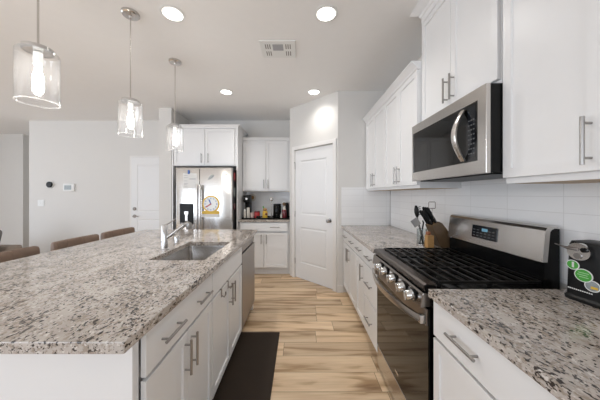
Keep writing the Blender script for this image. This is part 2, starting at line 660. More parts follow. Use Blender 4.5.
def panel_door(name, w, h, parent_loc, rz, flip, panels, gap=0.012):
    """moulded two panel door; local x 0..w, front faces local -y unless flip"""
    root = bpy.data.objects.new(name, None)
    root.location = parent_loc
    root.rotation_euler = (0, 0, rz)
    COL.objects.link(root)
    structure(root)
    s = 1 if flip else -1
    t = bmesh.new()
    xs = [0, 0.115, w - 0.115, w]
    zs = sorted({gap, h, *[p[0] for p in panels], *[p[1] for p in panels]})
    V = {}
    for i, x in enumerate(xs):
        for k, z in enumerate(zs):
            V[i, k] = t.verts.new((x, 0, z))
    fr = []
    for i in range(3):
        for k in range(len(zs) - 1):
            f = t.faces.new((V[i, k], V[i + 1, k], V[i + 1, k + 1], V[i, k + 1]))
            cz = (zs[k] + zs[k + 1]) / 2
            if i == 1 and any(p[0] < cz < p[1] for p in panels):
                fr.append(f)
    ext = bmesh.ops.extrude_face_region(t, geom=list(t.faces))
    for v in [g for g in ext['geom'] if isinstance(g, bmesh.types.BMVert)]:
        v.co.y -= s * 0.035
    for f in fr:
        for th, dp in ((0.012, -0.007), (0.02, 0.0), (0.02, 0.005)):
            bmesh.ops.inset_region(t, faces=[f], thickness=th, depth=0)
            for v in f.verts:
                v.co.y += s * dp
    bmesh.ops.recalc_face_normals(t, faces=t.faces)
    mb = MB()
    mb._merge(t)
    mb.build('door_slab', M['door'], root, smooth=False)
    return root


d1 = panel_door('door_1', D1 - D0 - 0.008, 2.030, (0, 0, 0), 0, True, [(0.26, 0.82), (1.02, 1.86)], 0.014)
d1.parent = None
ang = math.radians(135)
def diag(u, v=0.0, z=0.0):
    return Vector((0.53 + u * math.cos(ang) - v * math.sin(ang), 3.27 + u * math.sin(ang) + v * math.cos(ang), z))
d1.location = diag(D0 + 0.004, -0.006)
d1.rotation_euler = (0, 0, ang)
knob(d1, (0.06, 0.0, 0.965), (0, 1, 0), 0.028)
for hz in (0.27, 1.02, 1.78):
    MB().cyl((D1 - D0 - 0.006, 0.006, hz - 0.045), (D1 - D0 - 0.006, 0.006, hz + 0.045), 0.006, 10).build('hinge', M['nickel'], d1)
MB().tube([(D1 - D0 - 0.012, 0.01, 1.83), (D1 - D0 - 0.03, 0.05, 1.84), (D1 - D0 - 0.06, 0.055, 1.835)], 0.005, 8).build('door_stop', M['nickel'], d1)
# casing
mb = MB()
mb.box(D0 - 0.056, D0, 0.0, 0.014, 0, DH + 0.056)
mb.box(D1, D1 + 0.056, 0.0, 0.014, 0, DH + 0.056)
mb.box(D0, D1, 0.0, 0.014, DH, DH + 0.056)
o = structure(mb.build('trim_1', M['trim'], smooth=False, bevel=0.002))
o.location = (0.53, 3.27, 0)
o.rotation_euler = (0, 0, ang)
# baseboard round the pantry corner
mb = MB()
mb.box(0.515, 0.60, 3.256, 3.27, 0, 0.10)
structure(mb.build('baseboard_pantry', M['trim'], smooth=False))

# exterior door on the back wall at left
d2 = panel_door('door_2', 0.90, 2.04, (-3.19, 4.565, 0), 0, False, [(0.26, 0.86), (1.0, 1.90)], 0.012)
mb = MB()
mb.lathe([(0.001, 0), (0.032, 0), (0.032, 0.012), (0.022, 0.02), (0.001, 0.02)], n=24)
mb.xf(Matrix.Translation((0.065, 0, 1.06)) @ Matrix.Rotation(PI / 2, 4, 'X'))
mb.build('deadbolt', M['darksteel'], d2)
mb = MB()
mb.cyl((0.065, 0, 0.92), (0.065, -0.01, 0.92), 0.032, 20)
mb.cyl((0.065, -0.008, 0.92), (0.065, -0.055, 0.92), 0.010, 12)
mb.tube([(0.06, -0.05, 0.92), (0.10, -0.052, 0.922), (0.165, -0.05, 0.918)], [0.011, 0.010, 0.007], 10)
mb.build('handle', M['darksteel'], d2)
mb = MB()
mb.box(-3.22, -3.192, 4.566, 4.579, 0, 2.07)
mb.box(-3.192, -2.29, 4.566, 4.579, 2.045, 2.07)
structure(mb.build('trim_2', M['trim'], smooth=False))
for nm, b in (('baseboard_back', (-5.14, -3.225, 4.566, 4.579, 0, 0.10)), ('baseboard_back_left', (-7.9, -6.45, 5.586, 5.599, 0, 0.10))):
    sbox(nm, M['trim'], *b)

# backsplash tile: slabs whose local xz plane carries the pattern
def tile_slab(name, loc, rz, w, z0, z1):
    mb = MB()
    mb.box(0, w, 0, 0.008, z0, z1)
    o = structure(mb.build(name, M['tile'], smooth=False))
    o.location = loc
    o.rotation_euler = (0, 0, rz)
    return o
tile_slab('trim_3', (1.2419, 3.2615, 0.0), -PI / 2, 3.3, 0.915, 1.43)
tile_slab('trim_4', (0.575, 3.2615, 0.0), 0, 0.66, 0.915, 1.43)
tile_slab('trim_5', (-1.03, 4.5715, 0.0), 0, 0.88, 0.915, 1.385)

# ------------------------------------------------------------------ cabinets


def pull(parent, p, vertical=True, length=0.155, pitch=0.112, off=0.029, r=0.0058):
    """bar pull on a front whose face is at y=p.y, front facing local -y"""
    x, y, z = p
    mb = MB()
    h = length / 2
    if vertical:
        mb.cyl((x, y - off, z - h), (x, y - off, z + h), r, 14)
        for s in (-1, 1):
            mb.cyl((x, y + 0.001, z + s * pitch / 2), (x, y - off, z + s * pitch / 2), r * 0.75, 10)
    else:
        mb.cyl((x - h, y - off, z), (x + h, y - off, z), r, 14)
        for s in (-1, 1):
            mb.cyl((x + s * pitch / 2, y + 0.001, z), (x + s * pitch / 2, y - off, z), r * 0.75, 10)
    return mb.build('handle', M['nickel'], parent)


FT = 0.020  # thickness of the fronts


def cab_door(root, x0, x1, z0, z1, handle=None, name='door'):
    g = 0.0018
    mb = MB()
    mb.panel(x0 + g, x1 - g, z0, z1, -0.001, -FT, [(0.057, 0.0), (0.0015, -0.009)])
    d = mb.build(name, M['cab'], root, smooth=False)
    if handle:
        pull(d, (handle[0], -FT, handle[1]), True)
    return d


def cab_drawer(root, x0, x1, z0, z1, handles=()):
    g = 0.0018
    mb = MB()
    mb.panel(x0 + g, x1 - g, z0, z1, -0.001, -FT, [])
    d = mb.build('drawer', M['cab'], root, smooth=False)
    for hx in handles:
        pull(d, (hx, -FT, (z0 + z1) / 2), False)
    return d


def base_body(root, w, depth=0.60, h=0.876, toe=0.105):
    mb = MB()
    mb.box(0.0005, w - 0.0005, 0.018, depth, toe, h)
    mb.build('body', M['cab'], root, smooth=False)
    mb = MB()
    mb.box(0.0005, w - 0.0005, 0.065, depth, 0.001, toe - 0.0005)
    mb.build('toe_kick', M['cab'], root, smooth=False)


DZ0, DZ1 = 0.112, 0.703   # base doors
WZ0, WZ1 = 0.716, 0.866   # top drawers

# --- island (fronts face +x)
IX = -0.533
def island_unit(name, label, cat, y0, group=None):
    return thing(name, label, cat, (IX, y0, 0), PI / 2, group)

t = island_unit('base_cabinet', 'white island base cabinet with one wide drawer over two doors, nearest the camera', 'cabinet', 0.80, 'island base cabinets')
w = 0.622
base_body(t, w)
cab_drawer(t, 0.004, w - 0.004, WZ0, WZ1, (0.155, 0.467))
cab_door(t, 0.004, w / 2, DZ0, DZ1, (w / 2 - 0.032, 0.60))
cab_door(t, w / 2, w - 0.004, DZ0, DZ1, (w / 2 + 0.032, 0.60))
t = island_unit('base_cabinet', 'white island cabinet under the sink with plain false drawer front and two doors', 'cabinet', 1.423, 'island base cabinets')
w = 0.738
mb = MB()
mb.box(0.0005, w - 0.0005, 0.018, 0.02, 0.105, 0.876)
mb.box(0.0005, 0.018, 0.02, 0.60, 0.105, 0.876)
mb.box(w - 0.018, w - 0.0005, 0.02, 0.60, 0.105, 0.876)
mb.box(0.018, w - 0.018, 0.02, 0.60, 0.105, 0.123)
mb.build('body', M['cab'], t, smooth=False)
mb = MB()
mb.box(0.0005, w - 0.0005, 0.065, 0.6, 0.001, 0.1045)
mb.build('toe_kick', M['cab'], t, smooth=False)
cab_drawer(t, 0.004, w - 0.004, WZ0, WZ1)
cab_door(t, 0.004, w / 2, DZ0, DZ1, (w / 2 - 0.032, 0.60))
cab_door(t, w / 2, w - 0.004, DZ0, DZ1, (w / 2 + 0.032, 0.60))

# over-door hooks on the sink cabinet
for hy, lb in ((1.585, 'small dark hook over the sink cabinet door, nearer the wide drawer'), (1.735, 'small dark hook over the sink cabinet door, nearer the dishwasher')):
    x0 = IX + FT
    mb = MB()
    mb.box(x0 + 0.0005, x0 + 0.003, hy - 0.008, hy + 0.008, 0.655, 0.7055)
    mb.box(x0 - 0.017, x0 + 0.003, hy - 0.008, hy + 0.008, 0.7045, 0.7065)
    o = mb.build('door_hook', M['darksteel'], smooth=False)
    bmesh_pts = [(x0 + 0.002, hy, 0.665), (x0 + 0.02, hy, 0.655), (x0 + 0.03, hy, 0.675), (x0 + 0.029, hy, 0.69)]
    MB().tube(bmesh_pts, 0.004, 8).build('hook_arm', M['darksteel'], o)
    tag(o, lb, 'hook', 'hooks over the sink cabinet door')

# dishwasher
t = island_unit('dishwasher', 'stainless steel dishwasher built into the far end of the island', 'dishwasher', 2.165)
w = 0.60
MB().box(0.002, w - 0.002, 0.004, 0.58, 0.1, 0.872).build('body', M['darksteel'], t, smooth=False)
MB().box(0.003, w - 0.003, -0.022, 0.003, 0.11, 0.79, bev=0.003).build('door', M['dw'], t, smooth=False)
MB().box(0.003, w - 0.003, -0.018, 0.003, 0.805, 0.868, bev=0.004).build('control_strip', M['darksteel'], t, smooth=False)
MB().box(0.012, w - 0.012, -0.006, 0.0035, 0.79, 0.805).build('pocket_handle', M['black_matte'], t, smooth=False)
MB().box(0.003, w - 0.003, 0.06, 0.5, 0.001, 0.098).build('toe_kick', M['black_matte'], t, smooth=False)

# island shell: near end panel, far end panel and the knee wall on the stool side
t = thing('island_panelling', 'plain white panels closing the ends and stool side of the island', 'island panel')
mb = MB()
mb.box(-1.50, IX, 0.768, 0.798, 0.001, 0.876, bev=0.001)
mb.build('near_panel', M['cab'], t, smooth=False)
MB().box(-1.50, IX, 2.768, 2.80, 0.001, 0.876, bev=0.001).build('far_panel', M['cab'], t, smooth=False)
MB().box(-1.50, -1.47, 0.799, 2.767, 0.001, 0.876).build('knee_panel', M['cab'], t, smooth=False)


def slab_hole(x0, x1, y0, y1, z0, z1, hole):
    hx0, hx1, hy0, hy1 = hole
    mb = MB()
    bm = mb.bm
    xs, ys = [x0, hx0, hx1, x1], [y0, hy0, hy1, y1]
    V = {(i, j, k): bm.verts.new((xs[i], ys[j], (z0, z1)[k])) for i in range(4) for j in range(4) for k in range(2)}
    for i in range(3):
        for j in range(3):
            if i == 1 and j == 1:
                continue
            for k in range(2):
                bm.faces.new((V[i, j, k], V[i + 1, j, k], V[i + 1, j + 1, k], V[i, j + 1, k]))
    for i in range(3):
        for j in (0, 3):
            bm.faces.new((V[i, j, 0], V[i + 1, j, 0], V[i + 1, j, 1], V[i, j, 1]))
            bm.faces.new((V[j, i, 0], V[j, i + 1, 0], V[j, i + 1, 1], V[j, i, 1]))
    for j in (1, 2):
        bm.faces.new((V[1, j, 0], V[2, j, 0], V[2, j, 1], V[1, j, 1]))
        bm.faces.new((V[j, 1, 0], V[j, 2, 0], V[j, 2, 1], V[j, 1, 1]))
    bmesh.ops.recalc_face_normals(bm, faces=bm.faces)
    return mb


HOLE = (-0.965, -0.605, 1.53, 2.125)
o = slab_hole(-1.829, -0.496, 0.68, 2.868, 0.8785, 0.914, HOLE).build('countertop', M['granite'], smooth=False, bevel=0.003)
tag(o, 'long speckled granite island countertop with a sink cut into it', 'countertop')


def rrect(x0, x1, y0, y1, r, z, n=5):
    pts = []
    for cx, cy, a in ((x1 - r, y1 - r, 0), (x0 + r, y1 - r, 90), (x0 + r, y0 + r, 180), (x1 - r, y0 + r, 270)):
        for k in range(n + 1):
            q = math.radians(a + 90 * k / n)
            pts.append((cx + r * math.cos(q), cy + r * math.sin(q), z))
    return pts


def rr(d, r, z):
    return rrect(HOLE[0] + d, HOLE[1] - d, HOLE[2] + d, HOLE[3] - d, r, z)


t = thing('sink', 'rectangular stainless steel sink set into the island top', 'sink', (0, 0, 0))
mb = MB()
mb.loft([rr(0.12, 0.04, 0.668), rr(0.02, 0.04, 0.672), rr(0.002, 0.035, 0.70), rr(-0.003, 0.03, 0.87), rr(-0.004, 0.03, 0.8775), rr(-0.018, 0.03, 0.8775), rr(-0.018, 0.03, 0.868),
         rr(-0.008, 0.035, 0.868), rr(-0.008, 0.035, 0.70), rr(0.015, 0.04, 0.665), rr(0.12, 0.04, 0.662)], cap=True)
mb.build('basin', M['sink'], t)
mb = MB()
mb.lathe([(0.055, 0.6685), (0.055, 0.672), (0.045, 0.672), (0.03, 0.669), (0.001, 0.669)], (-0.785, 1.83, 0), 24)
mb.build('drain', M['chrome'], t)

# faucet
FX, FY = -1.02, 1.82
t = thing('faucet', 'polished chrome single post kitchen faucet with angled spout beside the sink', 'faucet', (FX, FY, 0.914))
mb = MB()
mb.lathe([(0.001, 0.0005), (0.030, 0.0005), (0.030, 0.006), (0.0245, 0.012), (0.0235, 0.185), (0.020, 0.19), (0.001, 0.19)], n=28)
mb.build('post', M['chrome'], t)
mb = MB()
mb.tube([(0.012, 0.004, 0.085), (0.06, 0.014, 0.122), (0.145, 0.03, 0.188)], [0.0165, 0.015, 0.015], 16)
mb.build('spout', M['chrome'], t)
mb = MB()
mb.tube([(0.135, 0.028, 0.182), (0.16, 0.033, 0.198), (0.168, 0.034, 0.19), (0.170, 0.034, 0.165), (0.170, 0.034, 0.15)], [0.016, 0.019, 0.021, 0.021, 0.017], 16)
mb.build('spray_head', M['nickel'], t)
mb = MB()
mb.tube([(0.0, 0, 0.184), (0.03, 0.006, 0.20), (0.078, 0.014, 0.232)], [0.006, 0.0048, 0.004], 10)
mb.build('lever', M['chrome'], t)
t = thing('soap_dispenser', 'short chrome cylinder cap on the island top behind the faucet', 'soap dispenser', (-1.055, 2.075, 0.914))
MB().lathe([(0.001, 0.0005), (0.020, 0.0005), (0.020, 0.055), (0.017, 0.06), (0.001, 0.06)], n=20).build('cap', M['chrome'], t)
MB().lathe([(0.021, 0.0006), (0.026, 0.0006), (0.026, 0.004), (0.021, 0.004)], n=20, closed=True).build('flange', M['nickel'], t)

# --- right run (fronts face -x): local x runs towards the camera
RX = 0.622
def right_unit(name, label, cat, y_far, group=None):
    return thing(name, label, cat, (RX, y_far, 0), -PI / 2, group)

G = 'base cabinets along the right wall'
t = right_unit('base_cabinet', 'white base cabinet with one wide drawer at right of the range, nearest the camera', 'cabinet', 1.08, G)
w = 0.80
base_body(t, w)
cab_drawer(t, 0.003, w - 0.003, WZ0 - 0.01, WZ1, (0.215, w - 0.215))
cab_door(t, 0.003, w / 2, DZ0, DZ1 - 0.01, (w / 2 - 0.032, 0.59))
cab_door(t, w / 2, w - 0.003, DZ0, DZ1 - 0.01, (w / 2 + 0.032, 0.59))
# three drawer stack at the far side of the range
t = right_unit('base_cabinet', 'white three drawer base cabinet standing against the far side of the range', 'cabinet', 2.225, G)
w = 0.375
base_body(t, w)
cab_drawer(t, 0.003, w - 0.003, WZ0, WZ1, (w / 2,))
cab_drawer(t, 0.003, w - 0.003, 0.42, WZ0 - 0.012, (w / 2,))
cab_drawer(t, 0.003, w - 0.003, DZ0, 0.408, (w / 2,))
t = right_unit('base_cabinet', 'narrow white single door base cabinet between the drawer stack and the pantry end', 'cabinet', 2.53, G)
w = 0.303
base_body(t, w)
cab_drawer(t, 0.003, w - 0.003, WZ0, WZ1, (w / 2,))
cab_door(t, 0.003, w - 0.003, DZ0, DZ1, (w - 0.035, 0.60))
t = right_unit('base_cabinet', 'white two drawer two door base cabinet at the pantry corner', 'cabinet', 3.255, G)
w = 0.723
base_body(t, w)
cab_drawer(t, 0.003, w / 2, WZ0, WZ1, (w * 0.25,))
cab_drawer(t, w / 2, w - 0.003, WZ0, WZ1, (w * 0.75,))
cab_door(t, 0.003, w / 2, DZ0, DZ1, (w / 2 - 0.032, 0.60))
cab_door(t, w / 2, w - 0.003, DZ0, DZ1, (w / 2 + 0.032, 0.60))

mb = MB()
mb.box(0.572, 1.240, 0.25, 1.064, 0.8785, 0.914)
tag(mb.build('countertop', M['granite'], smooth=False, bevel=0.003), 'granite countertop on the near side of the range, under the can opener', 'countertop')
mb = MB()
mb.box(0.572, 1.240, 1.851, 3.26, 0.8785, 0.914)
tag(mb.build('countertop', M['granite'], smooth=False, bevel=0.003), 'granite countertop between the range and the pantry, holding the knife block', 'countertop')

# --- wall cabinets
def crown(root, w, depth, z, h=0.06, out=0.045, left=True, right=True):
    """crown moulding: profile swept round front and sides as stepped prisms"""
    mb = MB()
    rings = []
    for d, zz in ((0.0, z), (0.004, z + 0.004), (0.006, z + h * 0.3), (out * 0.55, z + h * 0.62), (out * 0.9, z + h * 0.86), (out, z + h * 0.88), (out, z + h)):
        a = -d if left else 0.0
        b = w + (d if right else 0.0)
        rings.append([(a, depth, zz), (a, -FT - d, zz), (b, -FT - d, zz), (b, depth, zz)])
    mb.loft(rings)
    return mb.build('crown_moulding', M['cab'], root, smooth=False)


def wall_cab(root, w, depth, z0, z1, under=True):
    MB().box(0.0005, w - 0.0005, 0, depth, z0, z1).build('body', M['cab'], root, smooth=False)
    if under:
        mb = MB()
        mb.box(0.02, w - 0.02, 0.022, depth - 0.01, z0 - 0.0012, z0 - 0.0002)
        mb.build('underside', M['cabin'], root, smooth=False)


UX = 0.956
UG = 'wall cabinets along the right wall'
UZ0, UZ1 = 1.382, 2.295
def upper(label, y_far, w, doors, hz=1.505, z0=UZ0, z1=UZ1, x=UX, depth=0.285, rail=True, ch=0.06, cout=0.045):
    t = thing('wall_cabinet', label, 'cabinet', (x, y_far, 0), -PI / 2, UG)
    wall_cab(t, w, depth, z0, z1, rail)
    n = len(doors)
    for i, side in enumerate(doors):
        a, b = 0.003 + (w - 0.006) * i / n, 0.003 + (w - 0.006) * (i + 1) / n
        hx = a + 0.032 if side == 'l' else b - 0.032
        cab_door(t, a, b, z0 + 0.026, z1 - 0.004, (hx, hz))
    crown(t, w, depth, z1, ch, cout, left=False, right=False)
    return t

upper('white two door wall cabinet nearest the pantry, above the far counter', 3.255, 0.709, 'rl', x=0.925, depth=0.316)
upper('white two door wall cabinet right beside the microwave on its pantry side', 2.545, 0.709, 'rl', x=0.925, depth=0.316)
upper('white wall cabinet at upper right above the can opener, single door beside the microwave', 1.108, 0.374, 'r')
upper('white wall cabinet beyond the right frame edge, next after the one above the can opener', 0.733, 0.76, 'rl')
# raised cabinet over the microwave
t = upper('raised white two door cabinet above the microwave reaching the ceiling', 1.835, 0.706, 'rl', hz=1.985, z0=1.852, z1=2.63, rail=False, ch=0.10, cout=0.06)
for c in list(t.children):
    if c.name.startswith('crown'):
        bpy.data.objects.remove(c)
mb = MB()
rings = []
for d, zz in ((0.0, 2.63), (0.0, 2.675), (0.008, 2.68), (0.012, 2.70), (0.04, 2.72), (0.058, 2.734), (0.062, 2.735), (0.062, 2.742)):
    rings.append([(-d, 0.285, zz), (-d, -FT - d, zz), (0.706 + d, -FT - d, zz), (0.706 + d, 0.285, zz)])
mb.loft(rings)
mb.build('crown_moulding', M['cab'], t, smooth=False)

# --- back run
t = thing('wall_cabinet', 'white two door wall cabinet on the back wall between fridge and pantry', 'cabinet', (-0.997, 4.266, 0), 0, 'wall cabinets on the back wall')
w = 0.845
wall_cab(t, w, 0.30, UZ0 + 0.006, UZ1 - 0.01)
cab_door(t, 0.003, w / 2 - 0.012, UZ0 + 0.03, UZ1 - 0.02, (w / 2 - 0.046, UZ0 + 0.135))
cab_door(t, w / 2 - 0.008, w - 0.045, UZ0 + 0.03, UZ1 - 0.02, (w / 2 + 0.026, UZ0 + 0.135))
crown(t, w, 0.30, UZ1 - 0.01, 0.05, 0.03, left=False, right=False)
t = thing('base_cabinet', 'white base cabinet on the back wall with one drawer over two doors', 'cabinet', (-0.995, 3.965, 0), 0)
w = 0.843
base_body(t, w)
cab_drawer(t, 0.03, w - 0.035, WZ0 + 0.01, WZ1, (0.60,))
cab_door(t, 0.03, 0.415, DZ0 + 0.02, DZ1, (0.375, 0.60))
cab_door(t, 0.42, w - 0.035, DZ0 + 0.02, DZ1, (0.46, 0.60))
mb = MB()
mb.box(-0.995, -0.152, 3.93, 4.57, 0.8785, 0.914)
tag(mb.build('countertop', M['granite'], smooth=False, bevel=0.003), 'short granite countertop on the back wall holding jars and bottles', 'countertop')

# fridge surround: two tall side panels and the cabinet over the fridge
t = thing('fridge_cabinet', 'white deep two door cabinet above the fridge with tall side panels', 'cabinet', (-2.08, 3.945, 0), 0)
w = 1.08
MB().box(0.02, w - 0.022, 0, 0.63, 1.80, 2.415).build('body', M['cab'], t, smooth=False)
MB().box(0.0, 0.0195, -FT, 0.63, 0.001, 2.415).build('side_panel', M['cab'], t, smooth=False)
MB().box(w - 0.0215, w + 0.0, -FT, 0.63, 0.001, 2.415).build('side_panel', M['cab'], t, smooth=False)
cab_door(t, 0.035, w / 2 - 0.002, 1.812, 2.405, (w / 2 - 0.052, 1.925))
cab_door(t, w / 2 + 0.002, w - 0.055, 1.812, 2.405, (w / 2 + 0.06, 1.925))
crown(t, w, 0.63, 2.415, 0.055, 0.035, left=False)

# ------------------------------------------------------------------ fridge
FRY = 3.72
t = thing('refrigerator', 'stainless steel side by side refrigerator with ice dispenser, notes and clock on its doors', 'refrigerator', (-1.907, FRY, 0), 0)
w = 0.867
MB().box(0.004, w - 0.004, 0.075, 0.80, 0.02, 1.735, bev=0.004).build('body', M['black_matte'], t, smooth=False)
SPL = 0.364
def fdoor(x0, x1):
    mb = MB()
    mb.box(x0, x1, 0, 0.07, 0.06, 1.75, bev=0.008, seg=3)
    return mb.build('door', M['steel_v'], t)
L = fdoor(0.0, SPL - 0.003)
R = fdoor(SPL + 0.003, w)
def fhandle(x, par):
    mb = MB()
    mb.box(x - 0.0155, x + 0.0155, -0.062, -0.042, 0.45, 1.49, bev=0.007, seg=3)
    for z in (0.52, 1.43):
        mb.box(x - 0.010, x + 0.010, -0.0425, -0.001, z - 0.02, z + 0.02, bev=0.003)
    return mb.build('handle', M['steel'], par)
fhandle(SPL - 0.024, L)
fhandle(SPL + 0.024, R)
dsp = MB()
dsp.panel(0.058, 0.272, 0.872, 1.19, 0.0015, -0.006, [(0.012, 0.0), (0.004, 0.004)], bev=0.004)
dsp = dsp.build('dispenser', M['black_matte'], L, smooth=False)
MB().box(0.085, 0.245, -0.0065, -0.0025, 1.10, 1.165, bev=0.001).build('dispenser_panel', M['display'], dsp, smooth=False)
L2 = MB()
L2.box(0.135, 0.20, -0.02, -0.002, 1.02, 1.075, bev=0.006)
L2.prism([(-0.016, 1.03), (-0.016, 0.93), (-0.008, 0.92), (-0.002, 0.93), (-0.002, 1.03)], 0.15, 0.185, 'x')
L2.build('dispenser_paddle', M['steel'], dsp, smooth=False)
MB().box(0.075, 0.255, -0.02, -0.001, 0.884, 0.894).build('drip_tray', M['darksteel'], dsp, smooth=False)
for fx in (0.06, w - 0.06):
    MB().cyl((fx, 0.12, 0.001), (fx, 0.12, 0.03), 0.02, 12).build('foot', M['black_matte'], t)

# things on the fridge doors
FY0 = FRY - 0.0005
t = thing('paper_note', 'white printed sheet pinned to the upper left fridge door', 'paper', (-1.80, FY0, 1.425))
MB().box(0, 0.215, -0.001, 0, 0, 0.235).build('sheet', M['paper'], t, smooth=False)
mb = MB()
for z, a, b in ((0.20, .02, .075), (0.165, .02, .08), (0.15, .10, .20), (0.14, .10, .20), (0.115, .02, .07), (0.075, .02, .08), (0.06, .02, .06), (0.03, .02, .07)):
    mb.box(a, b, -0.0015, -0.0008, z, z + 0.006)
pr = mb.build('print_lines', M['ink'], t, smooth=False)
pr['kind'] = 'stuff'
o = MB().box(-1.722, -1.692, FRY - 0.012, FRY - 0.0022, 1.65, 1.71, bev=0.004).build('magnet', M['blue'], smooth=False)
tag(o, 'blue clip magnet holding the note at top of the fridge', 'magnet')
# feather shaped magnet: outline with depth
mb = MB()
pts = []
for k in range(20):
    a = 2 * PI * k / 20
    x, z = 0.055 * math.cos(a), 0.02 * math.sin(a) * (1 + 0.4 * math.cos(a))
    pts.append((x * 0.75 - z * 0.66, x * 0.66 + z * 0.75))
mb.prism([(-1.365 + x, 1.60 + z) for x, z in pts], FRY - 0.006, FRY - 0.0006, 'y')
o = mb.build('magnet', M['lcd'], smooth=False)
MB().tube([(-1.395, FRY - 0.007, 1.572), (-1.365, FRY - 0.008, 1.60), (-1.335, FRY - 0.007, 1.632)], 0.003, 8).build('quill', M['cream'], o)
tag(o, 'grey leaf shaped magnet on the upper right fridge door', 'magnet')
mb = MB()
mb.prism([(-1.15, 1.622), (-1.12, 1.622), (-1.118, 1.632), (-1.135, 1.658), (-1.152, 1.632)], FRY - 0.006, FRY - 0.0006, 'y')
tag(mb.build('magnet', M['cream'], smooth=False), 'tiny pale bell shaped magnet at top right of the fridge', 'magnet')
# toy clock
cx, cz = -1.362, 1.185
t = thing('learning_clock', 'yellow rimmed round clock with blue and red hands on the fridge door', 'clock', (cx, FY0, cz))
def disc(r, d0, d1, n=36, c=(0, 0)):
    mb = MB()
    mb.cyl((c[0], -d0, c[1]), (c[0], -d1, c[1]), r, n)
    return mb
disc(0.132, 0.0003, 0.010).build('rim', M['yellow'], t)
disc(0.111, 0.0101, 0.012).build('dial', M['white'], t)
mb = MB()
for k in range(12):
    a = k * PI / 6
    mb.cyl((0.09 * math.sin(a), -0.0121, 0.09 * math.cos(a)), (0.09 * math.sin(a), -0.0132, 0.09 * math.cos(a)), 0.009, 8)
o = mb.build('hour_marks', M['blue'], t)
def hand(ang_, ln, wd, mat, d):
    mb = MB()
    mb.prism([(-wd, -0.01), (wd, -0.01), (wd * 0.9, ln * .7), (wd * 1.6, ln * .7), (0, ln), (-wd * 1.6, ln * .7), (-wd * 0.9, ln * .7)], -d - 0.0015, -d, 'y')
    mb.xf(Matrix.Rotation(ang_, 4, 'Y'))
    mb.build('hand', mat, t, smooth=False)
hand(math.radians(-22), 0.082, 0.009, M['blue'], 0.0135)
hand(math.radians(-123), 0.098, 0.008, M['red'], 0.0152)
mb = MB()
mb.prism([(-0.136, -0.155), (0.128, -0.155), (0.128, -0.118), (0.11, -0.105), (-0.11, -0.105), (-0.136, -0.118)], -0.009, -0.0002, 'y')
mb.build('base', M['yellow'], t, smooth=False)
MB().box(-0.136, 0.128, -0.008, -0.0002, -0.205, -0.156).build('caption_strip', M['paper'], t, smooth=False)
# magnets on the fridge side
sx = -1.044
for (yy, z, hh, mat, lb) in ((3.86, 1.56, 0.12, 'red', 'red flat magnet high on the side of the fridge'), (3.86, 1.30, 0.14, 'lcd', 'grey photo magnet on the side of the fridge below the red one'), (3.86, 1.10, 0.08, 'darkred', 'dark red magnet lowest on the side of the fridge')):
    o = MB().box(sx + 0.0006, sx + 0.006, yy - 0.03, yy + 0.05, z, z + hh, bev=0.001).build('magnet', M[mat], smooth=False)
    tag(o, lb, 'magnet')

# ------------------------------------------------------------------ range (fronts face -x)
RW = 0.735
RY = 1.842
t = thing('gas_range', 'stainless steel gas range with black grates and curved oven handle', 'stove', (0.622, RY, 0), -PI / 2)
MB().box(0.002, RW + 0.024, 0.0, 0.60, 0.03, 0.867).build('body', M['black'], t, smooth=False)
for fx in (0.05, RW - 0.05):
    for fy in (0.06, 0.55):
        MB().cyl((fx, fy, 0.0), (fx, fy, 0.031), 0.018, 12).build('foot', M['black_matte'], t)
# cooktop: stainless lip with black well
mb = MB()
mb.prism([(-0.035, 0.900), (-0.042, 0.912), (-0.04, 0.926), (-0.03, 0.932), (0.006, 0.932), (0.016, 0.918), (0.53, 0.918), (0.53, 0.886), (-0.02, 0.886)], 0.0, RW, 'x')
mb.build('cooktop', M['black'], t, smooth=False, bevel=0.003).location.z = -0.018
mb = MB()
mb.prism([(-0.044, 0.904), (-0.048, 0.915), (-0.044, 0.930), (-0.032, 0.9365), (0.012, 0.9365), (0.012, 0.9325), (-0.031, 0.9325), (-0.040, 0.9265), (-0.0425, 0.912), (-0.0385, 0.904)], 0.001, RW - 0.001, 'x')
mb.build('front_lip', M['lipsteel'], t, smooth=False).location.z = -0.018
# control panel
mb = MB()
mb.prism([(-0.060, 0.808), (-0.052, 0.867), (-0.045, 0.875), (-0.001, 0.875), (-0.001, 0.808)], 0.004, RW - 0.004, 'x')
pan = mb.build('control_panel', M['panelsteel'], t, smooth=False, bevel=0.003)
for kx in (0.195, 0.29, 0.425, 0.555, 0.655):
    mb = MB()
    mb.lathe([(0.027, 0), (0.027, 0.008), (0.024, 0.010), (0.023, 0.034), (0.020, 0.038), (0.001, 0.038)], n=24)
    mb.box(-0.005, 0.005, -0.023, 0.023, 0.036, 0.048, bev=0.002)
    mb.xf(Matrix.Translation((kx, -0.0565, 0.838)) @ Matrix.Rotation(PI / 2 + 0.10, 4, 'X'))
    k_ = mb.build('knob', M['chrome'], pan)
    mb = MB()
    mb.lathe([(0.029, 0), (0.033, 0.0), (0.033, 0.005), (0.029, 0.005)], n=24, closed=True)
    mb.xf(Matrix.Translation((kx, -0.0568, 0.838)) @ Matrix.Rotation(PI / 2 + 0.10, 4, 'X'))
    mb.build('knob_ring', M['black'], k_)
# oven door
od = MB()
od.box(0.003, RW - 0.003, -0.024, -0.0005, 0.19, 0.80, bev=0.003)
od = od.build('oven_door', M['black_glass'], t, smooth=False)
mb = MB()
mb.box(0.003, RW - 0.003, -0.034, -0.0245, 0.722, 0.80, bev=0.003)
mb.build('door_top_band', M['darksteel'], od, smooth=False)
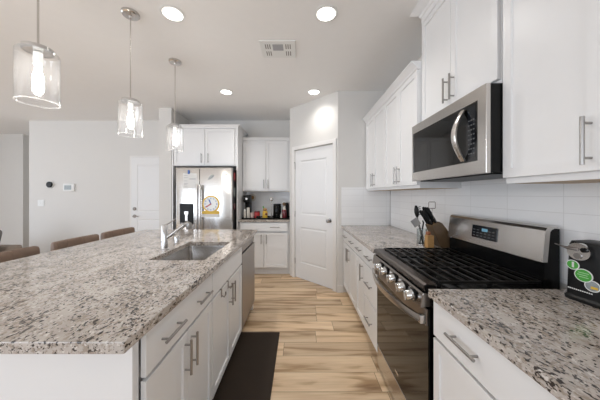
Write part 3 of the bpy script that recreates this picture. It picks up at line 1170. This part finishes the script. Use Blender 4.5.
# bowed flat handle
rings = []
for k in range(25):
    s = k / 24
    x = 0.012 + (RW - 0.024) * s
    y = -0.052 - 0.058 * math.sin(PI * s) ** 0.8
    rings.append([(x, y + dy, 0.752 + dz) for dy, dz in ((-0.007, -0.017), (-0.0095, 0), (-0.007, 0.017), (0.007, 0.017), (0.009, 0), (0.007, -0.017))])
mb = MB()
mb.loft(rings)
for hx in (0.004, RW - 0.034):
    mb.box(hx, hx + 0.03, -0.062, -0.0335, 0.733, 0.771, bev=0.002)
mb.build('handle', M['steel'], od)
MB().box(0.35, 0.40, -0.0253, -0.0238, 0.235, 0.25).build('badge', M['steel'], od, smooth=False)
MB().box(0.003, RW - 0.003, -0.022, -0.0005, 0.035, 0.182, bev=0.004).build('drawer', M['steel'], t, smooth=False)
# grates and burners
for gi, (x0, x1) in enumerate(((0.012, 0.255), (0.259, 0.493), (0.497, RW - 0.012))):
    mb = MB()
    y0, y1 = 0.03, 0.51
    zt = 0.945
    r = 0.006
    def bar(xa, ya, xb, yb, z0=zt - 0.012, z1=zt, hw=0.0055):
        mb.box(min(xa, xb) - (hw if xa == xb else 0), max(xa, xb) + (hw if xa == xb else 0), min(ya, yb) - (hw if ya == yb else 0), max(ya, yb) + (hw if ya == yb else 0), z0, z1, bev=0.002, seg=1)
    bar(x0 + .006, y0, x0 + .006, y1)
    bar(x1 - .006, y0, x1 - .006, y1)
    n = 9
    for k in range(n):
        yy = y0 + (y1 - y0) * k / (n - 1)
        bar(x0 + .006, yy, x1 - .006, yy)
    for fx in (x0 + .008, x1 - .008):
        for fy in (y0 + 0.005, (y0 + y1) / 2, y1 - 0.005):
            mb.box(fx - .006, fx + .006, fy - .006, fy + .006, 0.918, zt - 0.006)
    mb.build('grate', M['iron'], t, smooth=False).location.z = -0.018
for bx, by, br_ in ((0.135, 0.15, 0.045), (0.135, 0.40, 0.038), (0.376, 0.27, 0.05), (0.617, 0.15, 0.05), (0.617, 0.40, 0.036)):
    mb = MB()
    mb.lathe([(0.001, 0.9185), (br_ + 0.012, 0.9185), (br_ + 0.01, 0.924), (br_, 0.925), (br_, 0.930), (br_ - 0.004, 0.932), (0.001, 0.932)], (bx, by, 0), 24)
    mb.build('burner', M['iron'], t).location.z = -0.018
# backguard
bgd = MB()
bgd.prism([(0.528, 0.868), (0.528, 1.005), (0.541, 1.005), (0.555, 1.155), (0.562, 1.166), (0.575, 1.172), (0.600, 1.170), (0.600, 0.868)], 0.008, RW - 0.018, 'x')
bgd = bgd.build('backguard', M['black'], t, smooth=False)
mb = MB()
mb.prism([(0.517, 1.014), (0.532, 1.162), (0.541, 1.176), (0.556, 1.182), (0.592, 1.179), (0.592, 1.172), (0.575, 1.1725), (0.562, 1.1665), (0.554, 1.156), (0.541, 1.014)], 0.006, RW - 0.016, 'x')
mb.build('backguard_face', M['steel'], bgd, smooth=False)
DP = Matrix.Translation((0.255, 0.5235, 1.09)) @ Matrix.Rotation(-0.101, 4, 'X')
mb = MB()
mb.box(0, 0.20, -0.003, 0.004, -0.035, 0.045, bev=0.002)
mb.xf(DP)
dpo = mb.build('display', M['display'], bgd, smooth=False)
mb = MB()
for gx, gz, gw, gh in ((0.085, 0.012, 0.045, 0.018),):
    mb.box(gx, gx + gw, -0.0036, -0.003, gz, gz + gh)
mb.xf(DP)
mb.build('clock_digits', M['glyph'], dpo, smooth=False)
mb = MB()
for gx in range(6):
    for gz in (-0.022, -0.004, 0.014):
        if 1 < gx < 4 and gz > 0:
            continue
        mb.box(0.012 + gx * 0.031, 0.03 + gx * 0.031, -0.0036, -0.003, gz, gz + 0.005)
mb.xf(DP)
bt = mb.build('button_marks', M['dimink'], dpo, smooth=False)

# ------------------------------------------------------------------ microwave
MZ0, MZ1 = 1.432, 1.848
t = thing('microwave', 'stainless steel over the range microwave with bowed handle', 'microwave', (0.865, 1.836, 0), -PI / 2)
w = 0.727
MB().box(0.0, w, 0.022, 0.372, MZ0 + 0.004, MZ1, bev=0.002).build('body', M['black'], t, smooth=False)
mb = MB()
bmx = mb.bm
def ring_frame(mb, x0, x1, z0, z1, ix0, ix1, iz0, iz1, yf, yb):
    o_ = [(x0, z0), (x1, z0), (x1, z1), (x0, z1)]
    i_ = [(ix0, iz0), (ix1, iz0), (ix1, iz1), (ix0, iz1)]
    rings = [[(a, yb, b) for a, b in o_], [(a, yf, b) for a, b in o_], [(a, yf, b) for a, b in i_], [(a, yb, b) for a, b in i_]]
    mb.loft(rings, closed=True)
ring_frame(mb, 0, w, MZ0, MZ1, 0.014, 0.672, 1.497, 1.788, 0.0, 0.0215)
fr = mb.build('front_frame', M['steel'], t, smooth=False, bevel=0.002)
MB().box(0.0145, 0.6715, 0.004, 0.021, 1.4975, 1.7875).build('door_glass', M['black_glass'], t, smooth=False)
mb = MB()
mb.box(0.60, 0.655, 0.003, 0.0041, 1.52, 1.775)
kp = mb.build('keypad', M['display'], t, smooth=False)
mb = MB()
for r_ in range(8):
    for c_ in range(3):
        mb.box(0.605 + c_ * 0.017, 0.615 + c_ * 0.017, 0.0022, 0.0031, 1.535 + r_ * 0.024, 1.541 + r_ * 0.024)
mb.build('key_marks', M['dimink'], kp, smooth=False)
rings = []
for k in range(17):
    s = k / 16
    z = 1.505 + 0.268 * s
    y = -0.002 - 0.05 * math.sin(PI * s)
    hw = 0.014 + 0.004 * math.sin(PI * s)
    rings.append([(0.575 + dx, y + dy, z) for dx, dy in ((-hw, -0.004), (-hw * .6, -0.009), (hw * .6, -0.009), (hw, -0.004), (hw, 0.004), (-hw, 0.004))])
mb = MB()
mb.loft(rings)
mb.build('handle', M['steel'], t)
mb = MB()
mb.box(0.03, w - 0.03, 0.05, 0.36, MZ0 - 0.004, MZ0 + 0.0035)
mb.build('vent_grille', M['black_matte'], t, smooth=False)

# ------------------------------------------------------------------ ceiling fittings
PX = -1.31
for i, (py, lb) in enumerate(((1.205, 'clear glass pendant light nearest the camera, hanging at upper left'),
                              (1.866, 'clear glass pendant light hanging in the middle of the island row'),
                              (2.537, 'clear glass pendant light farthest away, hanging in front of the fridge cabinet'))):
    t = thing('pendant_light', lb, 'pendant light', (PX, py, 0), 0, 'pendant lights over the island')
    MB().lathe([(0.001, CEIL - 0.0005), (0.062, CEIL - 0.0005), (0.062, CEIL - 0.016), (0.054, CEIL - 0.024), (0.012, CEIL - 0.026), (0.008, CEIL - 0.04), (0.001, CEIL - 0.04)], n=32).build('canopy', M['steel'], t)
    MB().cyl((0, 0, 2.075), (0, 0, CEIL - 0.03), 0.0045, 10).build('rod', M['steel'], t)
    MB().lathe([(0.001, 2.075), (0.012, 2.075), (0.014, 2.066), (0.060, 2.066), (0.060, 2.047), (0.001, 2.047)], n=32).build('cap', M['chrome'], t)
    gl = MB()
    R_, r_ = 0.081, 0.0785
    gl.lathe([(0.05, 2.0465), (0.072, 2.0465), (0.078, 2.044), (R_, 2.036), (R_, 1.795), (r_, 1.795), (r_, 2.034), (0.076, 2.041), (0.071, 2.0435), (0.05, 2.0435)], n=40, closed=True)
    gs = gl.build('glass_shade', M['shade'], t)
    MB().lathe([(R_ + 0.0012, 1.7948), (R_ + 0.0012, 1.7905), (r_ - 0.0012, 1.7905), (r_ - 0.0012, 1.7948)], n=48, closed=True).build('shade_rim', M['rim'], gs)
    MB().lathe([(0.001, 2.0425), (0.018, 2.0425), (0.018, 1.985), (0.014, 1.98), (0.001, 1.98)], n=20).build('socket', M['white'], t)
    MB().lathe([(0.001, 1.98), (0.011, 1.975), (0.012, 1.955), (0.019, 1.93), (0.022, 1.905), (0.020, 1.885), (0.011, 1.868), (0.001, 1.865)], n=20).build('bulb', M['bulb'], t)

for (lx, ly, lb) in ((-0.985, 1.872, 'round recessed ceiling light beside the middle pendant mount'),
                     (0.212, 1.872, 'round recessed ceiling light in front of the raised cabinet over the microwave'),
                     (-1.0, 3.30, 'small round recessed ceiling light above the fridge'),
                     (0.206, 3.30, 'small round recessed ceiling light in front of the pantry wall')):
    t = thing('recessed_light', lb, 'ceiling light', (lx, ly, CEIL), 0, 'recessed ceiling lights')
    MB().lathe([(0.072, -0.0005), (0.092, -0.0005), (0.092, -0.004), (0.078, -0.008), (0.072, -0.006)], n=36, closed=True).build('trim_ring', M['white'], t)
    MB().lathe([(0.001, -0.001), (0.0715, -0.001), (0.0715, -0.005), (0.001, -0.005)], n=36).build('lens', M['lens'], t)
    sl = bpy.data.lights.new('downlight', 'SPOT')
    sl.energy = 49 if ly < 3 else 30
    sl.color = (0.98, 0.955, 0.92)
    sl.spot_size = math.radians(140)
    sl.spot_blend = 1.0
    sl.shadow_soft_size = 0.07
    lo = bpy.data.objects.new('downlight', sl)
    lo.location = (0, 0, -0.012)
    lo.parent = t
    COL.objects.link(lo)

# ceiling vent
t = thing('ceiling_vent', 'white rectangular louvred air vent set in the ceiling', 'vent', (-0.20, 2.325, CEIL), 0)
mb = MB()
mb.box(-0.165, 0.165, -0.135, 0.135, -0.010, -0.0005, bev=0.003)
mb.build('frame', M['white'], t, smooth=False)
mb = MB()
mb.box(-0.05, 0.05, -0.085, 0.01, -0.0112, -0.0101)
mb.build('filter_opening', M['ink'], t, smooth=False)
for gx in (-0.12, 0.072):
    for gy in (-0.085, 0.025):
        for k in range(3):
            mb = MB()
            x = gx + 0.02 * k
            mb.box(x, x + 0.009, gy, gy + 0.07, -0.0112, -0.0101)
            mb.build('louvre_slot', M['darksteel'], t, smooth=False)

# ------------------------------------------------------------------ left wall devices
o = thing('wall_sensor', 'small round black device on the white wall left of the thermostat panel', 'wall sensor', (-4.735, 4.5795, 1.52))
mb = MB(); mb.cyl((0, -0.0005, 0), (0, -0.02, 0), 0.062, 32); mb.build('backplate', M['white'], o)
mb = MB(); mb.lathe([(0.001, 0), (0.057, 0), (0.057, 0.014), (0.05, 0.02), (0.001, 0.021)], n=32); mb.xf(Matrix.Translation((0, -0.0201, 0)) @ Matrix.Rotation(PI / 2, 4, 'X')); mb.build('body', M['black_matte'], o)
o = thing('thermostat_panel', 'white wall panel with a small grey screen', 'thermostat', (-4.375, 4.5795, 1.463))
MB().box(-0.105, 0.105, -0.026, -0.0005, -0.07, 0.075, bev=0.006).build('housing', M['white'], o)
MB().box(-0.08, 0.055, -0.0275, -0.0255, -0.04, 0.045).build('screen', M['lcd'], o, smooth=False)
o = thing('light_switch', 'white light switch plate on the wall below the round black device', 'light switch', (-4.92, 4.5795, 1.17))
MB().box(-0.06, 0.06, -0.007, -0.0005, -0.06, 0.06, bev=0.002).build('plate', M['white'], o, smooth=False)
for dx in (-0.03, 0.022):
    MB().box(dx - 0.012, dx + 0.020, -0.011, -0.0068, -0.033, 0.033, bev=0.002).build('rocker', M['white'], o, smooth=False)

# ------------------------------------------------------------------ bar stools
def stool(label, y, w):
    t = thing('bar_stool', label, 'bar stool', (-1.86, y, 0), 0, 'brown bar stools along the island')
    # back: curved padded slab with two stitched seams (local y across, faces +x)
    rings = []
    n = 40
    for k in range(n + 1):
        s = k / n * 2 - 1
        yy = s * w / 2
        xx = -0.195 + 0.045 * s * s
        g = 1.0
        for sm in (-0.36, 0.36):
            g -= 0.30 * math.exp(-((s - sm) / 0.022) ** 2)
        e = max(0.0, (abs(s) - 0.90) / 0.10)
        sc = math.sqrt(max(0.02, 1 - e * e * 0.97))
        th, hh = 0.031 * g * (0.35 + 0.65 * sc), (0.115 - 0.004 * (1 - g)) * (0.80 + 0.20 * sc)
        top = 0.0
        ring = []
        for q in range(16):
            a = 2 * PI * q / 16
            ca, sa = math.cos(a), math.sin(a)
            pw = 0.45
            ring.append((xx + th * math.copysign(abs(ca) ** pw, ca), yy, 0.822 + hh * math.copysign(abs(sa) ** pw, sa) + 0.004 * s * s))
        rings.append(ring)
    MB().loft(rings).build('backrest', M['leather'], t)
    mb = MB()
    mb.box(-0.20, 0.20, -w / 2 + 0.01, w / 2 - 0.01, 0.60, 0.685, bev=0.03, seg=4)
    mb.build('seat', M['leather'], t)
    for sx_ in (-1, 1):
        for sy_ in (-1, 1):
            mb = MB()
            mb.cyl((sx_ * 0.19, sy_ * (w / 2 - 0.02), 0.001), (sx_ * 0.16, sy_ * (w / 2 - 0.05), 0.605), 0.013, 10, 0.018)
            mb.build('leg', M['darkwood'], t)
    for sy_ in (-1, 1):
        mb = MB()
        mb.tube([(-0.188, sy_ * (w / 2 - 0.05), 0.64), (-0.21, sy_ * (w / 2 - 0.05), 0.70), (-0.20, sy_ * (w / 2 - 0.05), 0.74)], 0.012, 8)
        mb.build('back_support', M['darkwood'], t)
    for sx_ in (-1, 1):
        MB().cyl((sx_ * 0.181, -w / 2 + 0.03, 0.22), (sx_ * 0.181, w / 2 - 0.03, 0.22), 0.009, 10).build('footrest', M['darksteel'], t)
    return t

stool('brown leather bar stool nearest the camera, cut by the left frame edge', 1.62, 0.46)
stool('brown leather bar stool in the middle of the row along the island', 2.18, 0.44)
stool('brown leather bar stool farthest along the island, in front of the white entry door', 2.686, 0.46)

# sofa in the far left of the room
t = thing('sofa', 'low taupe upholstered sofa at the far left edge of the room', 'sofa', (-5.0, 3.25, 0), PI)
MB().box(-0.75, 0.62, -0.42, 0.42, 0.06, 0.40, bev=0.03).build('base', M['sofa'], t)
MB().box(-0.75, 0.62, -0.46, -0.25, 0.06, 0.565, bev=0.04, seg=3).build('backrest', M['sofa'], t)
MB().box(0.45, 0.63, -0.40, 0.42, 0.06, 0.53, bev=0.04, seg=3).build('armrest', M['sofa'], t)
MB().box(-0.73, 0.44, -0.22, 0.42, 0.40, 0.50, bev=0.03, seg=3).build('seat_cushion', M['sofa'], t)
for fx in (-0.68, 0.55):
    for fy in (-0.38, 0.36):
        MB().cyl((fx, fy, 0.001), (fx, fy, 0.07), 0.02, 10).build('leg', M['darkwood'], t)
mb = MB()
mb.box(-0.20, 0.20, -0.07, 0.07, -0.17, 0.17, bev=0.06, seg=4)
mb.xf(Matrix.Translation((-4.45, 3.38, 0.675)) @ Matrix.Rotation(-0.2, 4, 'X'))
tag(mb.build('cushion', M['greyfab']), 'grey cushion leaning on the taupe sofa at the left edge', 'cushion')

# ------------------------------------------------------------------ floor mat
mb = MB()
mb.box(-0.585, -0.185, 1.08, 2.305, 0.0005, 0.014, bev=0.006)
tag(mb.build('floor_mat', M['mat'], smooth=False), 'dark brown anti fatigue mat on the floor along the island', 'mat')

# ------------------------------------------------------------------ things by the range
CT = 0.9145
# utensil crock
t = thing('utensil_jar', 'clear glass utensil jar beside the knife block on the far counter', 'jar', (1.008, 1.97, CT))
mb = MB()
mb.lathe([(0.001, 0.0), (0.036, 0.0), (0.038, 0.004), (0.038, 0.14), (0.0355, 0.14), (0.0355, 0.008), (0.001, 0.007)], n=28)
mb.build('jar_body', M['frost'], t)
MB().lathe([(0.0385, 0.004), (0.040, 0.004), (0.040, 0.016), (0.0385, 0.016)], n=28, closed=True).build('base_band', M['steel'], t)
# tongs / slotted serving tool leaning left
t = thing('pasta_server', 'black toothed pasta server standing in the glass jar', 'utensil', (1.008, 1.97, CT))
MB().tube([(0.016, 0.014, 0.012), (-0.010, 0.010, 0.14), (-0.036, 0.008, 0.235)], 0.0055, 10).build('shaft', M['black_matte'], t)
rings = []
for k in range(9):
    s = k / 8
    hw = 0.008 + 0.011 * math.sin(PI * min(1, s * 1.05)) ** 0.8
    x = -0.036 - 0.010 * s
    z = 0.232 + 0.095 * s
    rings.append([(x + hw * a, 0.008 + b, z) for a, b in ((-1, -0.006), (0, -0.016 * math.sin(PI * s) - 0.003), (1, -0.006), (1, -0.002), (0, 0.002), (-1, -0.002))])
mb = MB()
mb.loft(rings)
hd = mb.build('head', M['black_matte'], t)
for k in range(5):
    z = 0.248 + k * 0.016
    mb = MB()
    mb.cyl((-0.028, 0.004, z), (-0.012, -0.006, z + 0.008), 0.0038, 8, 0.002)
    mb.build('tooth', M['black_matte'], t)
t = thing('spatula', 'grey flat spatula with square blade standing in the glass jar', 'utensil', (1.008, 1.97, CT))
MB().tube([(0.012, -0.018, 0.012), (-0.020, -0.018, 0.145), (-0.046, -0.024, 0.172)], 0.005, 10).build('shaft', M['nickel'], t)
mb = MB()
mb.box(-0.030, 0.030, -0.002, 0.002, -0.032, 0.032, bev=0.0015)
mb.xf(Matrix.Translation((-0.062, -0.026, 0.192)) @ Matrix.Rotation(-0.6, 4, 'Y'))
mb.build('blade', M['nickel'], t, smooth=False)
t = thing('ladle', 'dark spoon handle crossing the glass jar on the range side', 'utensil', (1.008, 1.97, CT))
MB().tube([(-0.018, 0.0, 0.012), (-0.006, -0.002, 0.08), (0.006, -0.003, 0.15), (0.012, -0.004, 0.185), (0.004, -0.004, 0.205)], [0.004, 0.005, 0.006, 0.006, 0.005], 10).build('shaft', M['black_matte'], t)
# square wire loop utensil
t = thing('wire_masher', 'thin black wire tool with a square loop standing by the tiled wall', 'utensil', (1.125, 2.03, CT))
loop = [(-0.024, 0, 0.300), (0.024, 0, 0.300), (0.028, 0, 0.304), (0.028, 0, 0.350), (0.024, 0, 0.354), (-0.024, 0, 0.354), (-0.028, 0, 0.350), (-0.028, 0, 0.304)]
MB().tube(loop, 0.0035, 8, closed=True).build('loop', M['darksteel'], t)
MB().cyl((0, 0, 0.001), (0, 0, 0.298), 0.004, 10).build('shaft', M['darksteel'], t)
MB().lathe([(0.001, 0.0005), (0.026, 0.0005), (0.026, 0.005), (0.001, 0.006)], n=20).build('foot', M['darksteel'], t)

# knife block: tall slanted walnut block with black handled knives
t = thing('knife_block', 'slanted brown wooden knife block on the counter behind the range', 'knife block', (1.135, 1.925, CT))
KB = Matrix.Translation((0.0, 0.0, 0.0))
poly = [(0.06, 0.0005), (0.065, 0.02), (0.045, 0.115), (-0.013, 0.191), (-0.042, 0.206), (-0.099, 0.172), (-0.045, 0.045), (-0.02, 0.0005)]
mb = MB()
mb.prism(poly, -0.052, 0.052, 'y')
mb.build('block', M['walnut'], t, smooth=False, bevel=0.004)
dirv = Vector((-0.075 - 0.035, 0, 0.105 - 0.165))
kd = Vector((-0.60, 0, 0.80)).normalized()   # handles leave the upper face
kd = Vector((-0.034, 0, 0.057)).normalized()
i = 0
for row, f in enumerate((0.24, 0.76)):
    for yy in (-0.03, 0.0, 0.03):
        base = Vector((-0.099 + f * 0.057, yy, 0.172 + f * 0.034)) + kd * 0.001
        ln = (0.125, 0.135)[row]
        kn = thing('kitchen_knife', ('black handled knife in the lower row of the wooden knife block', 'black handled knife in the upper row of the wooden knife block')[row], 'knife', t.location, 0, ('lower', 'upper')[row] + ' row of knives')
        rings = []
        for s, hw, ht in ((0, .007, .010), (.06, .008, .012), (.5, .008, .011), (.85, .008, .014), (1, .005, .009)):
            c = base + kd * (ln * s)
            side = Vector((kd.z, 0, -kd.x))
            rings.append([c + Vector((0, hw * math.cos(2 * PI * q / 10), 0)) + side * (ht * math.sin(2 * PI * q / 10)) for q in range(10)])
        MB().loft(rings).build('knife_handle', M['black_matte'], kn)
        MB().cyl(base + kd * ln * 0.3 + Vector((0, -0.0085, 0)), base + kd * ln * 0.3 + Vector((0, 0.0085, 0)), 0.003, 8).build('rivet', M['steel'], kn)
# bamboo box in front
t = thing('bamboo_box', 'small light bamboo block standing in front of the knife block', 'wooden box', (1.022, 1.883, CT))
MB().box(-0.025, 0.025, -0.025, 0.025, 0.0005, 0.10, bev=0.003).build('box', M['bamboo'], t, smooth=False)
MB().box(-0.022, 0.004, -0.02, 0.02, 0.1001, 0.128, bev=0.008).build('lid', M['redwood'], t, smooth=False)

# ------------------------------------------------------------------ can opener
t = thing('can_opener', 'tall black electric can opener with green labels by the right wall', 'can opener', (1.152, 0.925, CT), math.radians(-84))
def orect(hw, hd, z, dx=0.0, p=0.35):
    out = []
    for q in range(32):
        a = 2 * PI * q / 32
        ca, sa = math.cos(a), math.sin(a)
        out.append((dx + hw * math.copysign(abs(ca) ** p, ca), hd * math.copysign(abs(sa) ** p, sa), z))
    return out
mb = MB()
mb.loft([orect(0.073, 0.064, 0.0005), orect(0.074, 0.065, 0.012), orect(0.068, 0.058, 0.02), orect(0.066, 0.056, 0.12), orect(0.063, 0.053, 0.218), orect(0.058, 0.049, 0.231), orect(0.045, 0.038, 0.2345)])
mb.build('body', M['black_matte'], t)
fy = -0.0565
def plate(r, cx_, cz_, sxx, d, mat, name, par):
    mb = MB()
    mb.cyl((0, 0, 0), (0, -d, 0), r, 32)
    mb.xf(Matrix.Translation((cx_, fy, cz_)) @ Matrix.Diagonal((sxx, 1, 1, 1)))
    return mb.build(name, mat, par)
head = plate(0.033, -0.012, 0.196, 1.1, 0.014, M['chrome'], 'cutting_head', t)
MB().cyl((0.008, fy - 0.014, 0.206), (0.008, fy - 0.022, 0.206), 0.009, 16).build('drive_wheel', M['black'], head)
MB().cyl((-0.012, fy - 0.014, 0.18), (-0.012, fy - 0.019, 0.18), 0.012, 16).build('magnet_guide', M['nickel'], head)
mb = MB()
mb.tube([(-0.012, fy - 0.016, 0.205), (-0.04, fy - 0.02, 0.205), (-0.062, fy - 0.018, 0.208), (-0.09, fy - 0.012, 0.212)], [0.006, 0.006, 0.003, 0.002], 10)
mb.build('lever', M['darksteel'], head)
# overlapping round stickers stepping down to the right
for k, (cx_, cz_, r_, ring_mat, in_mat) in enumerate(((-0.038, 0.138, 0.019, 'white', 'green'), (0.022, 0.074, 0.021, 'white', 'lcd'), (-0.004, 0.106, 0.025, 'white', 'green'))):
    d0 = 0.0012 + 0.0006 * k
    sk = plate(r_, cx_, cz_, 1.12, d0, M[ring_mat], 'sticker', t)
    plate(r_ - 0.0028, cx_, cz_, 1.12, d0 + 0.0004, M[in_mat], 'sticker_print', sk)
    mb = MB()
    y1 = fy - d0 - 0.0009
    if k == 0:
        mb.box(cx_ - 0.002, cx_ + 0.005, y1, y1 + 0.0007, cz_ - 0.010, cz_ + 0.012)
        mb.build('sticker_picture', M['paper'], sk, smooth=False)
    elif k == 1:
        mb.box(cx_ - 0.004, cx_ + 0.016, y1, y1 + 0.0007, cz_ - 0.010, cz_ - 0.001)
        mb.build('sticker_picture', M['yellow'], sk, smooth=False)
    else:
        for q, (a_, b_) in enumerate(((-0.015, 0.017), (-0.018, 0.013), (-0.012, 0.016))):
            mb.box(cx_ + a_, cx_ + b_, y1, y1 + 0.0007, cz_ + 0.008 - 0.008 * q, cz_ + 0.0105 - 0.008 * q)
        mb.build('sticker_lettering', M['dimgreen'], sk, smooth=False)
mb = MB()
for k in range(12):
    mb.box(-0.054 + k * 0.0065, -0.0495 + k * 0.0065, fy - 0.0015, fy + 0.0015, 0.042, 0.046)
mb.build('maker_lettering', M['paper'], t, smooth=False)

# ------------------------------------------------------------------ back counter things
t = thing('serving_tray', 'long black tray on the back counter under the jars', 'tray', (-0.58, 4.18, CT))
mb = MB()
mb.loft([rrect(-0.40, 0.41, -0.12, 0.25, 0.03, 0.0005), rrect(-0.405, 0.418, -0.125, 0.255, 0.03, 0.022), rrect(-0.398, 0.414, -0.118, 0.248, 0.03, 0.022), rrect(-0.395, 0.412, -0.115, 0.245, 0.03, 0.006)])
mb.build('tray_body', M['black'], t)
TZ = CT + 0.0065
def at(x, y, Y):
    return ((x - 299) * Y / 240)
# coffee maker
t = thing('coffee_maker', 'black coffee maker at the left end of the back counter', 'coffee maker', (-0.913, 4.27, TZ))
MB().box(-0.055, 0.055, -0.10, 0.10, 0.0005, 0.03, bev=0.008).build('base', M['black'], t)
MB().box(-0.055, 0.055, 0.03, 0.10, 0.0305, 0.30, bev=0.01).build('column', M['black'], t)
MB().box(-0.056, 0.056, -0.10, 0.10, 0.27, 0.40, bev=0.02, seg=3).build('brew_head', M['black_matte'], t)
MB().lathe([(0.001, 0.032), (0.042, 0.032), (0.05, 0.06), (0.048, 0.12), (0.035, 0.16), (0.035, 0.17), (0.001, 0.17)], (0, -0.03, 0), 24).build('carafe', M['display'], t)
MB().cyl((0.0, -0.101, 0.335), (0.0, -0.104, 0.335), 0.02, 20).build('dial', M['steel'], t)
def canister(name, label, cat, px, Y, r, h, mat, lid=None, lidh=0.02, group=None):
    t = thing(name, label, cat, (at(px, 0, Y), Y, TZ), 0, group)
    MB().lathe([(0.001, 0.0005), (r * 0.95, 0.0005), (r, 0.006), (r, h - 0.01), (r * 0.92, h), (0.001, h)], n=24).build('body', mat, t)
    if lid:
        MB().lathe([(0.001, h + 0.0003), (r * 0.96, h + 0.0003), (r * 0.96, h + lidh), (r * 0.8, h + lidh + 0.004), (0.001, h + lidh + 0.004)], n=24).build('lid', lid, t)
    return t
canister('paper_cup_stack', 'tall white stack of cups beside the coffee maker', 'cup', 248.2, 4.13, 0.027, 0.185, M['cream'])
canister('jar', 'thin pale jar at the left end of the black tray', 'jar', 244.8, 4.11, 0.018, 0.13, M['cream'], M['trim'])
canister('cup', 'pink ceramic cup between the white cup stack and the red tin', 'cup', 252.0, 4.14, 0.028, 0.10, M['pink'])
canister('tin', 'red tin with dark lower half on the black tray', 'tin', 257.0, 4.17, 0.05, 0.10, M['red'], M['darkred'])
canister('bowl', 'small black pot in front of the red tin', 'pot', 258.5, 4.105, 0.036, 0.045, M['black'])
t = canister('jar', 'yellow jar with dark knobbly top in the middle of the black tray', 'jar', 265.0, 4.14, 0.044, 0.125, M['yellow'])
mb = MB(); mb.ball((0, 0, 0.15), 0.036, 1, 1, 0.8); mb.build('stopper', M['bamboo'], t)
mb = MB(); mb.ball((0.02, -0.03, 0.075), 0.02); mb.build('emblem', M['darkred'], t)
mb = MB(); mb.tube([(-0.02, 0, 0.17), (-0.032, 0, 0.20), (-0.03, 0, 0.215)], [0.008, 0.01, 0.004], 8); mb.build('sprig', M['green'], t)
t = canister('canister', 'large round black canister toward the right end of the tray', 'canister', 277.2, 4.19, 0.07, 0.225, M['black'], M['black_matte'], 0.02)
t = thing('ladle', 'slim steel ladle standing upright beside the black canister', 'utensil', (at(271.5, 0, 4.18), 4.18, TZ))
MB().lathe([(0.001, 0.0005), (0.022, 0.0005), (0.022, 0.006), (0.001, 0.007)], n=20).build('stand', M['darksteel'], t)
MB().cyl((0, 0, 0.006), (0, 0, 0.30), 0.006, 10).build('shaft', M['steel'], t)
MB().ball((0, -0.004, 0.33), 0.033, 1, 0.5, 1).build('bowl', M['steel'], t)
t = canister('bottle', 'dark red bottle with wooden top right of the black canister', 'bottle', 284.3, 4.13, 0.038, 0.15, M['darkred'])
mb = MB(); mb.lathe([(0.03, 0.1505), (0.016, 0.19), (0.014, 0.215), (0.001, 0.215)], n=20); mb.build('neck', M['cream'], t)
mb = MB(); mb.ball((0, 0, 0.245), 0.033); mb.build('stopper', M['walnut'], t)
canister('bottle', 'tall black bottle at the right end against the pantry wall', 'bottle', 287.2, 4.28, 0.03, 0.23, M['black'], M['black_matte'], 0.03)
canister('shaker', 'small white shaker beside the dark red bottle', 'shaker', 281.2, 4.09, 0.013, 0.07, M['cream'], M['steel'], 0.01)
# hanging woven trivet on the wall beside the coffee maker
t = thing('trivet', 'round beige woven trivet hanging on the back wall tile', 'trivet', (-0.885, 4.5705, 1.275))
mb = MB(); mb.cyl((0, -0.001, 0), (0, -0.018, 0), 0.07, 32); mb.build('rim', M['cream'], t)
mb = MB(); mb.cyl((0, -0.0185, 0), (0, -0.024, 0), 0.035, 24); mb.build('boss', M['bamboo'], t)
